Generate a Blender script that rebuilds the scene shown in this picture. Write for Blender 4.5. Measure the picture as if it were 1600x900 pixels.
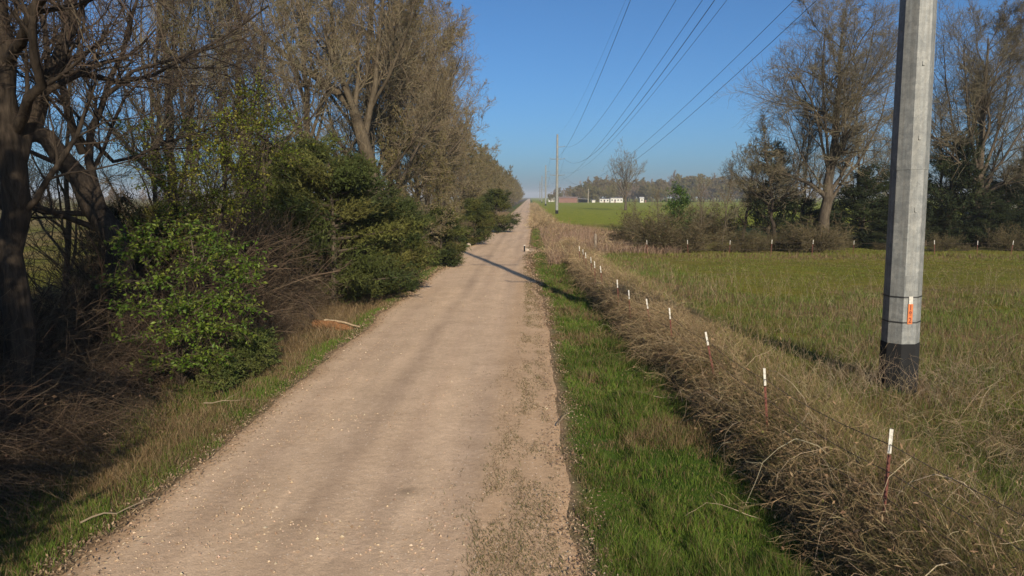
import bpy, math
import numpy as np
from mathutils import Vector

for o in list(bpy.data.objects):
    bpy.data.objects.remove(o)
sc = bpy.context.scene
COL = sc.collection
R = math.radians

# ------------------------------------------------------------------ camera
CAM = np.array([0.0, 0.0, 4.2])
FPX = 1111.0
PITCH, YAW = math.atan(142 / FPX), math.atan(28 / FPX)
cd = bpy.data.cameras.new("camera")
cam = bpy.data.objects.new("camera", cd)
COL.objects.link(cam)
cam.location = CAM
cam.rotation_euler = (math.pi / 2 - PITCH, 0, YAW)
cd.sensor_width = 36.0
cd.lens = 36.0 * FPX / 1600.0
cd.clip_start = 0.1
cd.clip_end = 9000
sc.camera = cam

# ------------------------------------------------------------------ light
SUN_EL = R(23.5)
SUN_DX, SUN_DY = 0.27, -1.0            # horizontal direction towards the sun (behind the camera, a little right)
n_ = math.hypot(SUN_DX, SUN_DY)
SUN_DX, SUN_DY = SUN_DX / n_, SUN_DY / n_
w = bpy.data.worlds.new("World")
sc.world = w
w.use_nodes = True
nt = w.node_tree
bg = nt.nodes["Background"]
sky = nt.nodes.new("ShaderNodeTexSky")
sky.sky_type = 'NISHITA'
sky.sun_disc = False
sky.sun_elevation = SUN_EL
sky.sun_rotation = math.atan2(SUN_DX, SUN_DY)
sky.altitude = 0
sky.air_density = 0.8
sky.dust_density = 1.6
sky.ozone_density = 8.0
flt = nt.nodes.new("ShaderNodeMix"); flt.data_type = 'RGBA'; flt.blend_type = 'MULTIPLY'
flt.inputs[0].default_value = 1.0; flt.inputs[7].default_value = (0.82, 0.95, 0.93, 1)
nt.links.new(sky.outputs[0], flt.inputs[6]); nt.links.new(flt.outputs[2], bg.inputs[0])
bg.inputs[1].default_value = 0.096
sd = bpy.data.lights.new("sun", 'SUN')
sd.energy = 4.8
sd.angle = R(0.5)
sd.color = (1.0, 0.86, 0.66)
sun = bpy.data.objects.new("sun", sd)
COL.objects.link(sun)
sv = Vector((SUN_DX * math.cos(SUN_EL), SUN_DY * math.cos(SUN_EL), math.sin(SUN_EL)))
sun.rotation_euler = sv.to_track_quat('Z', 'Y').to_euler()
sun.location = (20, -60, 60)
sc.view_settings.view_transform = 'Standard'
sc.view_settings.look = 'None'
sc.view_settings.exposure = 0.35
sc.view_settings.gamma = 1.0
sc.view_settings.use_curve_mapping = False
sc.render.engine = 'CYCLES'
sc.cycles.max_bounces = 5
sc.cycles.diffuse_bounces = 3
sc.cycles.glossy_bounces = 2
sc.cycles.transmission_bounces = 2
sc.cycles.transparent_max_bounces = 4
sc.cycles.volume_bounces = 0

# ------------------------------------------------------------------ helpers
def tag(o, label=None, cat=None, group=None, kind=None):
    if label: o['label'] = label
    if cat: o['category'] = cat
    if group: o['group'] = group
    if kind: o['kind'] = kind
    return o

def empty(name, loc, rz=0.0):
    o = bpy.data.objects.new(name, None)
    COL.objects.link(o)
    o.location = loc
    o.rotation_euler = (0, 0, rz)
    o.empty_display_size = 0.3
    return o

def copy_tree(o, parent=None):
    c = o.copy()
    COL.objects.link(c)
    if parent is not None:
        c.parent = parent
    for ch in o.children:
        copy_tree(ch, c)
    return c

cp, sp, cy_, sy_ = math.cos(PITCH), math.sin(PITCH), math.cos(YAW), math.sin(YAW)
FWD = np.array([-sy_ * cp, cy_ * cp, -sp])
RGT = np.array([cy_, sy_, 0.0])
UPV = np.cross(RGT, FWD)
def ray(u, v):
    return FWD + RGT * ((u - 800) / FPX) - UPV * ((v - 450) / FPX)
def at_z(u, v, z=0.0):
    d = ray(u, v); t = (z - CAM[2]) / d[2]
    return CAM + d * t
def at_y(u, v, y):
    d = ray(u, v); return CAM + d * (y / d[1])

def vnoise(x, y, seed=0):
    x = np.asarray(x, float); y = np.asarray(y, float)
    xi = np.floor(x).astype(np.int64); yi = np.floor(y).astype(np.int64)
    fx = x - xi; fy = y - yi
    fx = fx * fx * (3 - 2 * fx); fy = fy * fy * (3 - 2 * fy)
    def h(a, b):
        n = (a * 374761393 + b * 668265263 + seed * 1442695041) & 0xffffffff
        n = ((n ^ (n >> 13)) * 1274126177) & 0xffffffff
        return ((n ^ (n >> 16)) & 0xffff) / 65535.0
    return (h(xi, yi) * (1 - fx) + h(xi + 1, yi) * fx) * (1 - fy) + (h(xi, yi + 1) * (1 - fx) + h(xi + 1, yi + 1) * fx) * fy
def fbm(x, y, s=1.0, seed=0, octv=4):
    a = 0; amp = 0.5; tot = 0
    for i in range(octv):
        a = a + amp * vnoise(np.asarray(x) / s * 2 ** i, np.asarray(y) / s * 2 ** i, seed + 17 * i); tot += amp; amp *= 0.55
    return a / tot
def sstep(a, b, x):
    t = np.clip((np.asarray(x, float) - a) / (b - a), 0, 1)
    return t * t * (3 - 2 * t)

class MB:
    """collects vertices and faces and links them as ONE mesh object"""
    def __init__(s):
        s.v = []; s.c = []; s.f = []; s.n = 0
    def add(s, v, faces, col=(1, 1, 1), mi=0, smooth=False):
        v = np.asarray(v, np.float32).reshape(-1, 3)
        c = np.empty((len(v), 3), np.float32); c[:] = np.asarray(col, np.float32)
        s.v.append(v); s.c.append(c)
        for f in (faces if isinstance(faces, list) else [faces]):
            f = np.asarray(f, np.int64)
            s.f.append((f + s.n, mi, smooth))
        s.n += len(v)
    def build(s, name, mats, parent=None):
        me = bpy.data.meshes.new(name)
        v = np.concatenate(s.v); c = np.concatenate(s.c)
        me.vertices.add(len(v)); me.vertices.foreach_set('co', v.ravel())
        li = np.concatenate([f.ravel() for f, _, _ in s.f])
        tot = np.concatenate([np.full(len(f), f.shape[1]) for f, _, _ in s.f])
        st = np.concatenate([[0], np.cumsum(tot)[:-1]])
        me.loops.add(len(li)); me.loops.foreach_set('vertex_index', li.astype(np.int32))
        me.polygons.add(len(tot))
        me.polygons.foreach_set('loop_start', st.astype(np.int32))
        me.polygons.foreach_set('loop_total', tot.astype(np.int32))
        me.polygons.foreach_set('material_index', np.concatenate([np.full(len(f), m) for f, m, _ in s.f]).astype(np.int32))
        me.polygons.foreach_set('use_smooth', np.concatenate([np.full(len(f), q) for f, _, q in s.f]).astype(bool))
        at = me.attributes.new('tint', 'FLOAT_COLOR', 'POINT')
        at.data.foreach_set('color', np.concatenate([c, np.ones((len(c), 1), np.float32)], 1).ravel())
        for m in (mats if isinstance(mats, (list, tuple)) else [mats]):
            me.materials.append(m)
        me.update(calc_edges=True)
        me.validate()
        o = bpy.data.objects.new(name, me)
        COL.objects.link(o)
        if parent is not None:
            o.parent = parent
        return o
    # simple solids
    def box(s, c, size, col=(1, 1, 1), mi=0, rz=0.0):
        x, y, z = np.array(size) / 2
        p = np.array([[-x, -y, -z], [x, -y, -z], [x, y, -z], [-x, y, -z], [-x, -y, z], [x, -y, z], [x, y, z], [-x, y, z]])
        if rz:
            ca, sa = math.cos(rz), math.sin(rz)
            p = np.stack([p[:, 0] * ca - p[:, 1] * sa, p[:, 0] * sa + p[:, 1] * ca, p[:, 2]], 1)
        s.add(p + np.array(c), np.array([[3, 2, 1, 0], [4, 5, 6, 7], [0, 1, 5, 4], [1, 2, 6, 5], [2, 3, 7, 6], [3, 0, 4, 7]]), col, mi)
    def lathe(s, prof, n, rot=0.0, col=(1, 1, 1), mi=0, smooth=False, cap=True, centre=(0, 0, 0)):
        a = np.arange(n) / n * 2 * np.pi + rot
        v = np.concatenate([np.stack([np.cos(a) * r, np.sin(a) * r, np.full(n, z)], 1) for r, z in prof]) + np.array(centre)
        f = []
        i = np.arange(n); j = (i + 1) % n
        for k in range(len(prof) - 1):
            f.append(np.stack([i + k * n, j + k * n, j + (k + 1) * n, i + (k + 1) * n], 1))
        fl = [np.concatenate(f)]
        s.add(v, fl, col, mi, smooth)
        if cap:
            for k in (0, len(prof) - 1):
                ring = v[k * n:(k + 1) * n]
                cen = ring.mean(0)
                vv = np.concatenate([ring, [cen]])
                t = np.stack([i, j, np.full(n, n)], 1) if k else np.stack([j, i, np.full(n, n)], 1)
                s.add(vv, t, col, mi, False)

def norm(a):
    return a / np.maximum(np.linalg.norm(a, axis=-1, keepdims=True), 1e-9)

def tubes(mb, P, Rr, m=3, col=(1, 1, 1), mi=0, smooth=False):
    """P (N,S,3) polylines, Rr (N,S) radii, m sides"""
    P = np.asarray(P, float); Rr = np.asarray(Rr, float)
    N, S, _ = P.shape
    T = np.gradient(P, axis=1); T = norm(T)
    ref = np.where((np.abs(T.mean(1)[:, 2:3]) > 0.8), np.array([[1.0, 0.1, 0]]), np.array([[0.05, 0.1, 1.0]]))
    U = norm(ref[:, None, :] - T * (T * ref[:, None, :]).sum(-1, keepdims=True))
    V = np.cross(T, U)
    a = np.arange(m) / m * 2 * np.pi
    X = P[:, :, None, :] + Rr[:, :, None, None] * (U[:, :, None, :] * np.cos(a)[None, None, :, None] + V[:, :, None, :] * np.sin(a)[None, None, :, None])
    base = (np.arange(N) * S * m)[:, None, None] + (np.arange(S - 1) * m)[None, :, None]
    i = np.arange(m)[None, None, :]; j = (np.arange(m) + 1)[None, None, :] % m
    q = np.stack([base + i, base + j, base + m + j, base + m + i], -1).reshape(-1, 4)
    c = np.asarray(col, float)
    if c.ndim == 2:
        c = np.repeat(c, S * m, axis=0)
    mb.add(X.reshape(-1, 3), q, c, mi, smooth)

def resample(pts, n):
    pts = np.asarray(pts, float)
    d = np.concatenate([[0], np.cumsum(np.linalg.norm(np.diff(pts, axis=0), axis=1))])
    t = np.linspace(0, d[-1], n)
    return np.stack([np.interp(t, d, pts[:, k]) for k in range(pts.shape[1])], 1)

def spawn(rng, P, Rr, k, t0, t1, a0, a1, lenf, S, wander, up, rf, taper=0.3, side=None, rmin=0.003, tpow=0.55):
    N, S0, _ = P.shape
    idx = np.repeat(np.arange(N), k); M = len(idx)
    t = t0 + (t1 - t0) * ((np.tile(np.arange(k), N) + rng.random(M)) / k)
    f = t * (S0 - 1); i = np.minimum(f.astype(int), S0 - 2); fr = (f - i)[:, None]
    p = P[idx, i] * (1 - fr) + P[idx, i + 1] * fr
    r = Rr[idx, i] * (1 - fr[:, 0]) + Rr[idx, i + 1] * fr[:, 0]
    tan = norm(P[idx, i + 1] - P[idx, i])
    rv = rng.normal(size=(M, 3))
    if side is not None:
        rv = rv + np.array(side)
    per = norm(rv - tan * (rv * tan).sum(1, keepdims=True))
    ang = rng.uniform(a0, a1, M)[:, None]
    d = tan * np.cos(ang) + per * np.sin(ang)
    Lp = np.linalg.norm(np.diff(P, axis=1), axis=2).sum(1)[idx]
    L = Lp * lenf * (1.15 - tpow * t) * rng.uniform(0.65, 1.3, M)
    Q = np.empty((M, S, 3)); Q[:, 0] = p
    for s in range(1, S):
        d = norm(d + wander * rng.normal(size=(M, 3)) + np.array([0, 0, up]))
        Q[:, s] = Q[:, s - 1] + d * (L / (S - 1))[:, None]
    r0 = np.maximum(r * rf, rmin)
    Q2 = r0[:, None] * np.linspace(1, taper, S)[None, :]
    return Q, np.maximum(Q2, rmin * 0.6)

def leaves(mb, rng, pos, size, col, mi=0, droop=0.35, up=1.0, asp=0.45):
    """folded leaf blades: two triangles on a midrib"""
    M = len(pos)
    d = norm(rng.normal(size=(M, 3)) * np.array([1, 1, 0.6]) - np.array([0, 0, droop]))
    nrm = norm(rng.normal(size=(M, 3)) * 0.7 + np.array([0, 0, up]))
    s = norm(np.cross(d, nrm))
    L = size if np.ndim(size) else np.full(M, size)
    L = (L * rng.uniform(0.6, 1.35, M))[:, None]
    nn = np.cross(s, d)
    a = pos; b = pos + d * L * 0.5 + s * L * asp * 0.5 + nn * L * 0.06
    c = pos + d * L; e = pos + d * L * 0.5 - s * L * asp * 0.5 + nn * L * 0.06
    v = np.stack([a, b, c, e], 1).reshape(-1, 3)
    o = (np.arange(M) * 4)[:, None]
    f = np.concatenate([o + np.array([[0, 1, 2]]), o + np.array([[0, 2, 3]])])
    cc = np.asarray(col, float)
    if cc.ndim == 2:
        cc = np.repeat(cc, 4, axis=0)
    mb.add(v, f, cc, mi)

def blades(mb, rng, x, y, z, h, wd, lean, col, mi=0):
    M = len(x)
    az = rng.random(M) * 2 * np.pi
    s = np.stack([np.cos(az), np.sin(az), np.zeros(M)], 1)
    la = rng.random(M) * 2 * np.pi
    l = np.stack([np.cos(la), np.sin(la), np.zeros(M)], 1) * np.asarray(lean)[:, None]
    b = np.stack([x, y, z], 1); h = np.asarray(h)[:, None]; wd = np.asarray(wd)[:, None]
    up = np.array([[0, 0, 1.0]])
    mid = b + up * h * 0.55 + l * h * 0.35
    tip = b + up * h * np.sqrt(np.maximum(0.15, 1 - (np.asarray(lean)[:, None] * 0.8) ** 2)) + l * h
    v = np.stack([b - s * wd * .5, b + s * wd * .5, mid + s * wd * .4, mid - s * wd * .4, tip], 1).reshape(-1, 3)
    o = (np.arange(M) * 5)[:, None]
    mb.add(v, [o + np.array([[0, 1, 2, 3]]), o + np.array([[3, 2, 4]])], np.repeat(np.asarray(col), 5, axis=0), mi)

def pick(rng, n, cols, wts=None, var=0.18):
    cols = np.array(cols, float)
    i = rng.choice(len(cols), n, p=None if wts is None else np.array(wts) / np.sum(wts))
    return np.clip(cols[i] * rng.uniform(1 - var, 1 + var, (n, 1)) * rng.uniform(0.94, 1.06, (n, 3)), 0, 1)

# ------------------------------------------------------------------ materials
def new_mat(name):
    m = bpy.data.materials.new(name); m.use_nodes = True
    return m, m.node_tree.nodes, m.node_tree.links, m.node_tree.nodes["Principled BSDF"]
def nd(ns, t, **kw):
    n = ns.new(t)
    for k, v in kw.items():
        if k in n.inputs.keys(): n.inputs[k].default_value = v
        else: setattr(n, k, v)
    return n
def mixc(ns, ls, a, b, fac, mode='MIX'):
    m = ns.new("ShaderNodeMix"); m.data_type = 'RGBA'; m.blend_type = mode; m.clamp_factor = True
    for sock, val in ((m.inputs[0], fac), (m.inputs[6], a), (m.inputs[7], b)):
        if hasattr(val, 'is_output'): ls.new(val, sock)
        elif isinstance(val, (int, float)): sock.default_value = val
        else: sock.default_value = (*val, 1)
    return m.outputs[2]
def ramp(ns, ls, src, p0, p1, c0=(0, 0, 0), c1=(1, 1, 1)):
    r = ns.new("ShaderNodeValToRGB")
    r.color_ramp.elements[0].position = p0; r.color_ramp.elements[0].color = (*c0, 1)
    r.color_ramp.elements[1].position = p1; r.color_ramp.elements[1].color = (*c1, 1)
    ls.new(src, r.inputs[0]); return r.outputs[0]
def noise(ns, ls, scale, vec=None, detail=4, rough=0.6):
    n = nd(ns, "ShaderNodeTexNoise", Scale=scale, Detail=detail, Roughness=rough)
    if vec is not None: ls.new(vec, n.inputs['Vector'])
    return n.outputs['Fac']

def tint_mat(name, rough=0.75, translucent=0.0, spec=0.25):
    m, ns, ls, b = new_mat(name)
    a = nd(ns, "ShaderNodeAttribute", attribute_name='tint')
    ls.new(a.outputs['Color'], b.inputs['Base Color'])
    b.inputs['Roughness'].default_value = rough
    b.inputs['Specular IOR Level'].default_value = spec
    if translucent:
        t = nd(ns, "ShaderNodeBsdfTranslucent"); ls.new(a.outputs['Color'], t.inputs[0])
        mx = nd(ns, "ShaderNodeMixShader"); mx.inputs[0].default_value = translucent
        ls.new(b.outputs[0], mx.inputs[1]); ls.new(t.outputs[0], mx.inputs[2])
        ls.new(mx.outputs[0], ns["Material Output"].inputs[0])
    return m
M_LEAF = tint_mat("leaf", 0.5, 0.3, 0.35)
M_GRASS = tint_mat("grass blade", 0.65, 0.2, 0.25)
M_DRY = tint_mat("dead stems", 0.85, 0.0, 0.15)
M_TWIG = tint_mat("twig", 0.85, 0.0, 0.15)
M_CEDAR = tint_mat("cedar foliage", 0.7, 0.1, 0.2)

def bark_mat(name, c0, c1, sc_=1.0):
    m, ns, ls, b = new_mat(name)
    g = nd(ns, "ShaderNodeTexCoord")
    mp = nd(ns, "ShaderNodeMapping"); mp.inputs['Scale'].default_value = (9 * sc_, 9 * sc_, 1.6 * sc_)
    ls.new(g.outputs['Object'], mp.inputs['Vector'])
    n1 = noise(ns, ls, 1.6, mp.outputs[0], 6, 0.7)
    n2 = noise(ns, ls, 0.9, g.outputs['Object'], 3)
    c = mixc(ns, ls, c0, c1, ramp(ns, ls, n1, 0.35, 0.65))
    c = mixc(ns, ls, c, tuple(x * 0.6 for x in c0), ramp(ns, ls, n2, 0.5, 0.75))
    ls.new(c, b.inputs['Base Color'])
    b.inputs['Roughness'].default_value = 0.9; b.inputs['Specular IOR Level'].default_value = 0.15
    bp = nd(ns, "ShaderNodeBump", Strength=0.9, Distance=0.04); ls.new(n1, bp.inputs['Height'])
    ls.new(bp.outputs[0], b.inputs['Normal'])
    return m
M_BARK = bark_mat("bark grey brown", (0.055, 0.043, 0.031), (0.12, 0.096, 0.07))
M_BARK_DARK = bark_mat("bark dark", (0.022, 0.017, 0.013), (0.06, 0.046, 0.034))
M_BARK_PALE = bark_mat("bark pale", (0.055, 0.043, 0.029), (0.125, 0.10, 0.068))

def ground_mat():
    m, ns, ls, b = new_mat("ground")
    a = nd(ns, "ShaderNodeAttribute", attribute_name='tint')
    g = nd(ns, "ShaderNodeNewGeometry")
    n1 = noise(ns, ls, 5.0, g.outputs['Position'], 6, 0.75)
    n2 = noise(ns, ls, 0.6, g.outputs['Position'], 5, 0.65)
    n3 = noise(ns, ls, 30.0, g.outputs['Position'], 3, 0.7)
    c = mixc(ns, ls, a.outputs['Color'], ramp(ns, ls, n1, 0.3, 0.7, (.5, .5, .5), (1.35, 1.3, 1.25)), 1.0, 'MULTIPLY')
    c = mixc(ns, ls, c, ramp(ns, ls, n2, 0.3, 0.7, (.7, .78, .7), (1.25, 1.12, 1.05)), 1.0, 'MULTIPLY')
    c = mixc(ns, ls, c, ramp(ns, ls, n3, 0.3, 0.7, (.6, .6, .6), (1.3, 1.3, 1.3)), 0.8, 'MULTIPLY')
    ls.new(c, b.inputs['Base Color'])
    b.inputs['Roughness'].default_value = 0.95; b.inputs['Specular IOR Level'].default_value = 0.1
    bp = nd(ns, "ShaderNodeBump", Strength=0.5, Distance=0.05); ls.new(n1, bp.inputs['Height'])
    bp2 = nd(ns, "ShaderNodeBump", Strength=0.5, Distance=0.015); ls.new(n3, bp2.inputs['Height']); ls.new(bp.outputs[0], bp2.inputs['Normal'])
    ls.new(bp2.outputs[0], b.inputs['Normal'])
    return m
def road_mat():
    m, ns, ls, b = new_mat("gravel road")
    a = nd(ns, "ShaderNodeAttribute", attribute_name='tint')
    g = nd(ns, "ShaderNodeNewGeometry"); P = g.outputs['Position']
    n1 = noise(ns, ls, 1.1, P, 5, 0.65)
    n2 = noise(ns, ls, 9.0, P, 5, 0.75)
    mp = nd(ns, "ShaderNodeMapping"); mp.inputs['Scale'].default_value = (1.3, 0.12, 1)
    ls.new(P, mp.inputs['Vector'])
    n3 = noise(ns, ls, 1.0, mp.outputs[0], 4, 0.6)
    n4 = noise(ns, ls, 55.0, P, 2, 0.7)
    c = a.outputs['Color']
    c = mixc(ns, ls, c, ramp(ns, ls, n3, 0.3, 0.7, (.86, .86, .87), (1.1, 1.09, 1.07)), 1.0, 'MULTIPLY')
    c = mixc(ns, ls, c, ramp(ns, ls, n1, 0.3, 0.72, (.88, .87, .85), (1.1, 1.1, 1.1)), 1.0, 'MULTIPLY')
    c = mixc(ns, ls, c, ramp(ns, ls, n2, 0.3, 0.7, (.84, .83, .82), (1.14, 1.14, 1.14)), 1.0, 'MULTIPLY')
    c = mixc(ns, ls, c, ramp(ns, ls, n4, 0.3, 0.7, (.75, .74, .73), (1.22, 1.22, 1.22)), 0.8, 'MULTIPLY')
    v = nd(ns, "ShaderNodeTexVoronoi", Scale=16.0); ls.new(P, v.inputs['Vector'])
    pe = ramp(ns, ls, v.outputs['Distance'], 0.16, 0.24, (1, 1, 1), (0, 0, 0))
    sel = nd(ns, "ShaderNodeSeparateColor"); ls.new(v.outputs['Color'], sel.inputs[0])
    gt = nd(ns, "ShaderNodeMath", operation='GREATER_THAN'); ls.new(sel.outputs[0], gt.inputs[0]); gt.inputs[1].default_value = 0.72
    mu = nd(ns, "ShaderNodeMath", operation='MULTIPLY'); ls.new(gt.outputs[0], mu.inputs[0]); ls.new(pe, mu.inputs[1])
    c = mixc(ns, ls, c, (0.68, 0.55, 0.42), mu.outputs[0])
    ls.new(c, b.inputs['Base Color'])
    b.inputs['Roughness'].default_value = 0.95; b.inputs['Specular IOR Level'].default_value = 0.12
    bp = nd(ns, "ShaderNodeBump", Strength=0.5, Distance=0.03); ls.new(n2, bp.inputs['Height'])
    bp2 = nd(ns, "ShaderNodeBump", Strength=0.6, Distance=0.008); ls.new(n4, bp2.inputs['Height']); ls.new(bp.outputs[0], bp2.inputs['Normal'])
    ls.new(bp2.outputs[0], b.inputs['Normal'])
    return m
M_GROUND = ground_mat(); M_ROAD = road_mat()

def plain(name, col, rough=0.6, metal=0.0, var=0.15, scale=6.0, bump=0.0):
    m, ns, ls, b = new_mat(name)
    g = nd(ns, "ShaderNodeTexCoord")
    n1 = noise(ns, ls, scale, g.outputs['Object'], 5, 0.65)
    c = mixc(ns, ls, tuple(x * (1 - var) for x in col), tuple(min(1, x * (1 + var)) for x in col), ramp(ns, ls, n1, 0.3, 0.7))
    ls.new(c, b.inputs['Base Color'])
    b.inputs['Roughness'].default_value = rough; b.inputs['Metallic'].default_value = metal
    if bump:
        bp = nd(ns, "ShaderNodeBump", Strength=bump, Distance=0.01); ls.new(n1, bp.inputs['Height']); ls.new(bp.outputs[0], b.inputs['Normal'])
    return m
def galv_mat():
    m, ns, ls, b = new_mat("galvanised steel")
    g = nd(ns, "ShaderNodeTexCoord")
    v = nd(ns, "ShaderNodeTexVoronoi", Scale=14.0); ls.new(g.outputs['Object'], v.inputs['Vector'])
    s = nd(ns, "ShaderNodeSeparateColor"); ls.new(v.outputs['Color'], s.inputs[0])
    n1 = noise(ns, ls, 2.2, g.outputs['Object'], 6, 0.7)
    mp = nd(ns, "ShaderNodeMapping"); mp.inputs['Scale'].default_value = (1.0, 1.0, 9.0); ls.new(g.outputs['Object'], mp.inputs['Vector'])
    n2 = noise(ns, ls, 1.2, mp.outputs[0], 4, 0.7)
    c = mixc(ns, ls, (0.18, 0.188, 0.185), (0.25, 0.252, 0.24), s.outputs[0])
    c = mixc(ns, ls, c, ramp(ns, ls, n1, 0.35, 0.7, (.8, .81, .82), (1.12, 1.11, 1.08)), 1.0, 'MULTIPLY')
    c = mixc(ns, ls, c, ramp(ns, ls, n2, 0.35, 0.65, (.9, .9, .91), (1.08, 1.08, 1.08)), 1.0, 'MULTIPLY')
    mp2 = nd(ns, "ShaderNodeMapping"); mp2.inputs['Scale'].default_value = (11.0, 11.0, .35); ls.new(g.outputs['Object'], mp2.inputs['Vector'])
    n3 = noise(ns, ls, 1.5, mp2.outputs[0], 5, 0.7)
    c = mixc(ns, ls, c, ramp(ns, ls, n3, 0.38, 0.66, (.78, .76, .72), (1.12, 1.13, 1.14)), 0.85, 'MULTIPLY')
    n5 = noise(ns, ls, 40.0, g.outputs['Object'], 3, 0.7)
    c = mixc(ns, ls, c, ramp(ns, ls, n5, 0.35, 0.65, (.85, .85, .85), (1.15, 1.15, 1.15)), 0.7, 'MULTIPLY')
    ls.new(c, b.inputs['Base Color'])
    b.inputs['Metallic'].default_value = 0.1
    b.inputs['Roughness'].default_value = 0.6
    return m
M_GALV = galv_mat()
M_BLACK = plain("black coating", (0.006, 0.006, 0.0065), 0.9, 0, 0.3)
M_DARKMETAL = plain("dark strap", (0.05, 0.05, 0.05), 0.5, 0.5)
M_WHITE = plain("white paint", (0.75, 0.74, 0.70), 0.6, 0, 0.08)
M_TIP = plain("chipped white paint", (0.50, 0.475, 0.42), 0.75, 0, 0.35, 30)
M_POST = plain("rust red paint", (0.12, 0.036, 0.024), 0.75, 0, 0.35, 18)
M_ORANGE = plain("orange plate", (0.50, 0.135, 0.03), 0.55, 0, 0.1)
M_REDTEXT = plain("dark red lettering", (0.16, 0.02, 0.01), 0.6, 0, 0.1)
M_WIRE = plain("conductor", (0.05, 0.052, 0.055), 0.55, 0.3)
M_BARB = plain("rusted wire", (0.08, 0.06, 0.05), 0.8, 0.2)
M_INS = plain("insulator", (0.22, 0.23, 0.25), 0.35)

# ------------------------------------------------------------------ terrain
def edges(y):
    y = np.asarray(y, float)
    xl = -5.25 + 0.25 * (fbm(y, y * 0, 7, 3) - .5) + 0.45 * sstep(30, 90, y) + 0.34 * (fbm(y, y * 0, 1.5, 5) - .5)
    xr = 0.62 + 0.25 * (fbm(y, y * 0 + 5, 6, 8) - .5) - 0.75 * sstep(18, 48, y) + 0.40 * (fbm(y, y * 0 + 3, 1.7, 9) - .5)
    bul = np.exp(-((y - 56) / 3.2) ** 2)
    return xl - 1.6 * bul, xr + 0.9 * bul + 0.25 * sstep(62, 90, y)
def right_level(y):
    return 0.85 - 0.55 * sstep(22, 52, y) - 0.15 * sstep(60, 160, y)
def brush_x(y):            # where the foot of the fence brush starts
    return 3.25 - 0.9 * sstep(8, 36, y) - 0.35 * sstep(60, 120, y)
def hgt(x, y):
    x = np.asarray(x, float); y = np.asarray(y, float)
    z = np.zeros(np.broadcast(x, y).shape)
    near = 1 - sstep(150, 400, y)
    z = z - 0.30 * np.exp(-((x + 7.1) / 0.9) ** 2) * near + 0.12 * sstep(-8, -10, x) * near
    z = z - 0.08 * np.exp(-((x - 1.6) / 0.7) ** 2) * near
    bx = brush_x(y)
    z = z + right_level(y) * (.75 * sstep(bx - 0.15, bx + 1.0, x) + .25 * sstep(bx + .6, bx + 2.5, x))
    z = z - 0.28 * np.exp(-((x - 7.3) / 2.2) ** 2 - ((y - 9.5) / 1.6) ** 2)
    rough = sstep(0.8, 1.6, np.abs(x + 2.3) - 2.4)
    z = z + rough * (0.16 * (fbm(x, y, 2.2, 11) - .5) + 0.10 * (fbm(x, y, 0.6, 12) - .5)) * near
    z = z + sstep(6, 30, np.abs(x)) * 0.35 * (fbm(x, y, 38, 13) - .5) * sstep(15, 60, y)
    z = z + 0.05 * np.clip(1 - ((x + 2.3) / 3.0) ** 2, -0.6, 1) * (np.abs(x + 2.3) < 4)
    return z

TAN = np.array([.25, .175, .085]); OLIVE = np.array([.16, .158, .024]); GREEN = np.array([.06, .11, .016])
LITTER = np.array([.085, .062, .040]); FARG = np.array([.23, .265, .026]); DIRT = np.array([.25, .185, .125])
def lerp(a, b, t):
    return a * (1 - t[..., None]) + b * t[..., None]
def gcol(x, y):
    x = np.asarray(x, float); y = np.asarray(y, float)
    n1 = fbm(x, y, 3.0, 21); n2 = fbm(x, y, 12.0, 22); n3 = fbm(x, y, 0.9, 23)
    # right field
    c = lerp(OLIVE * np.ones(x.shape + (3,)), TAN * 0.75 + OLIVE * .2, 0.5 * sstep(.48, .75, n2 * .6 + n1 * .4))
    c = lerp(c, FARG, sstep(70, 95, y + 10 * (n2 - .5)) * (x > -6))
    c = lerp(c, OLIVE * 1.15, sstep(115, 100, y + 14 * (n2 - .5)) * (y > 66) * (x > 0))
    rough = np.maximum(sstep(29, 24, y + 5 * (n1 - .5)), sstep(8, 5, x + 2 * (n1 - .5)))
    c = lerp(c, lerp(TAN * 0.85, OLIVE * .9, sstep(.42, .58, n1)), rough * (x > 3) * (y < 60))
    edge = np.exp(-((y - 46.5) / 2.5) ** 2)
    c = lerp(c, TAN * .9, edge * .8 * (x > 3))
    br = sstep(52, 55, y) * sstep(98, 82, y + 4.5 * (x - 4)) * (x > 1) * (x < 12)
    c = lerp(c, np.array([.17, .115, .08]) * np.ones(3), br)
    bx = brush_x(y)
    fb = sstep(bx - .2, bx + .1, x) * sstep(bx + 1.2, bx + .8, x) * sstep(300, 120, y)
    c = lerp(c, LITTER * 1.25, fb)
    verge = sstep(.3, .6, x) * sstep(bx + .2, bx - .2, x)
    vg = lerp(GREEN * np.ones(x.shape + (3,)), TAN * .75, sstep(.56, .72, n1 * .5 + n3 * .5))
    c = lerp(c, vg, verge)
    xl, xr = edges(y)
    c = lerp(c, DIRT, sstep(xr + .35, xr + .0, x + .25 * (n3 - .5)) * (x > -2))
    # left
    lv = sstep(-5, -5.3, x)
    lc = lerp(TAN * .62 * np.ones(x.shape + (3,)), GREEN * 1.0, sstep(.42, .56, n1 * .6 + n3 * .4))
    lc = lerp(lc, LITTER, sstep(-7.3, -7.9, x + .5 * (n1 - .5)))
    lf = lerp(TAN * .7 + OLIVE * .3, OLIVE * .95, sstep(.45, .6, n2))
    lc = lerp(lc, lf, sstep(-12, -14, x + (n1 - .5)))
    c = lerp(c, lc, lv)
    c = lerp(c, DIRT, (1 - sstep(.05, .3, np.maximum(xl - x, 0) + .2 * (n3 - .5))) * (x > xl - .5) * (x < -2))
    return c

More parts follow.
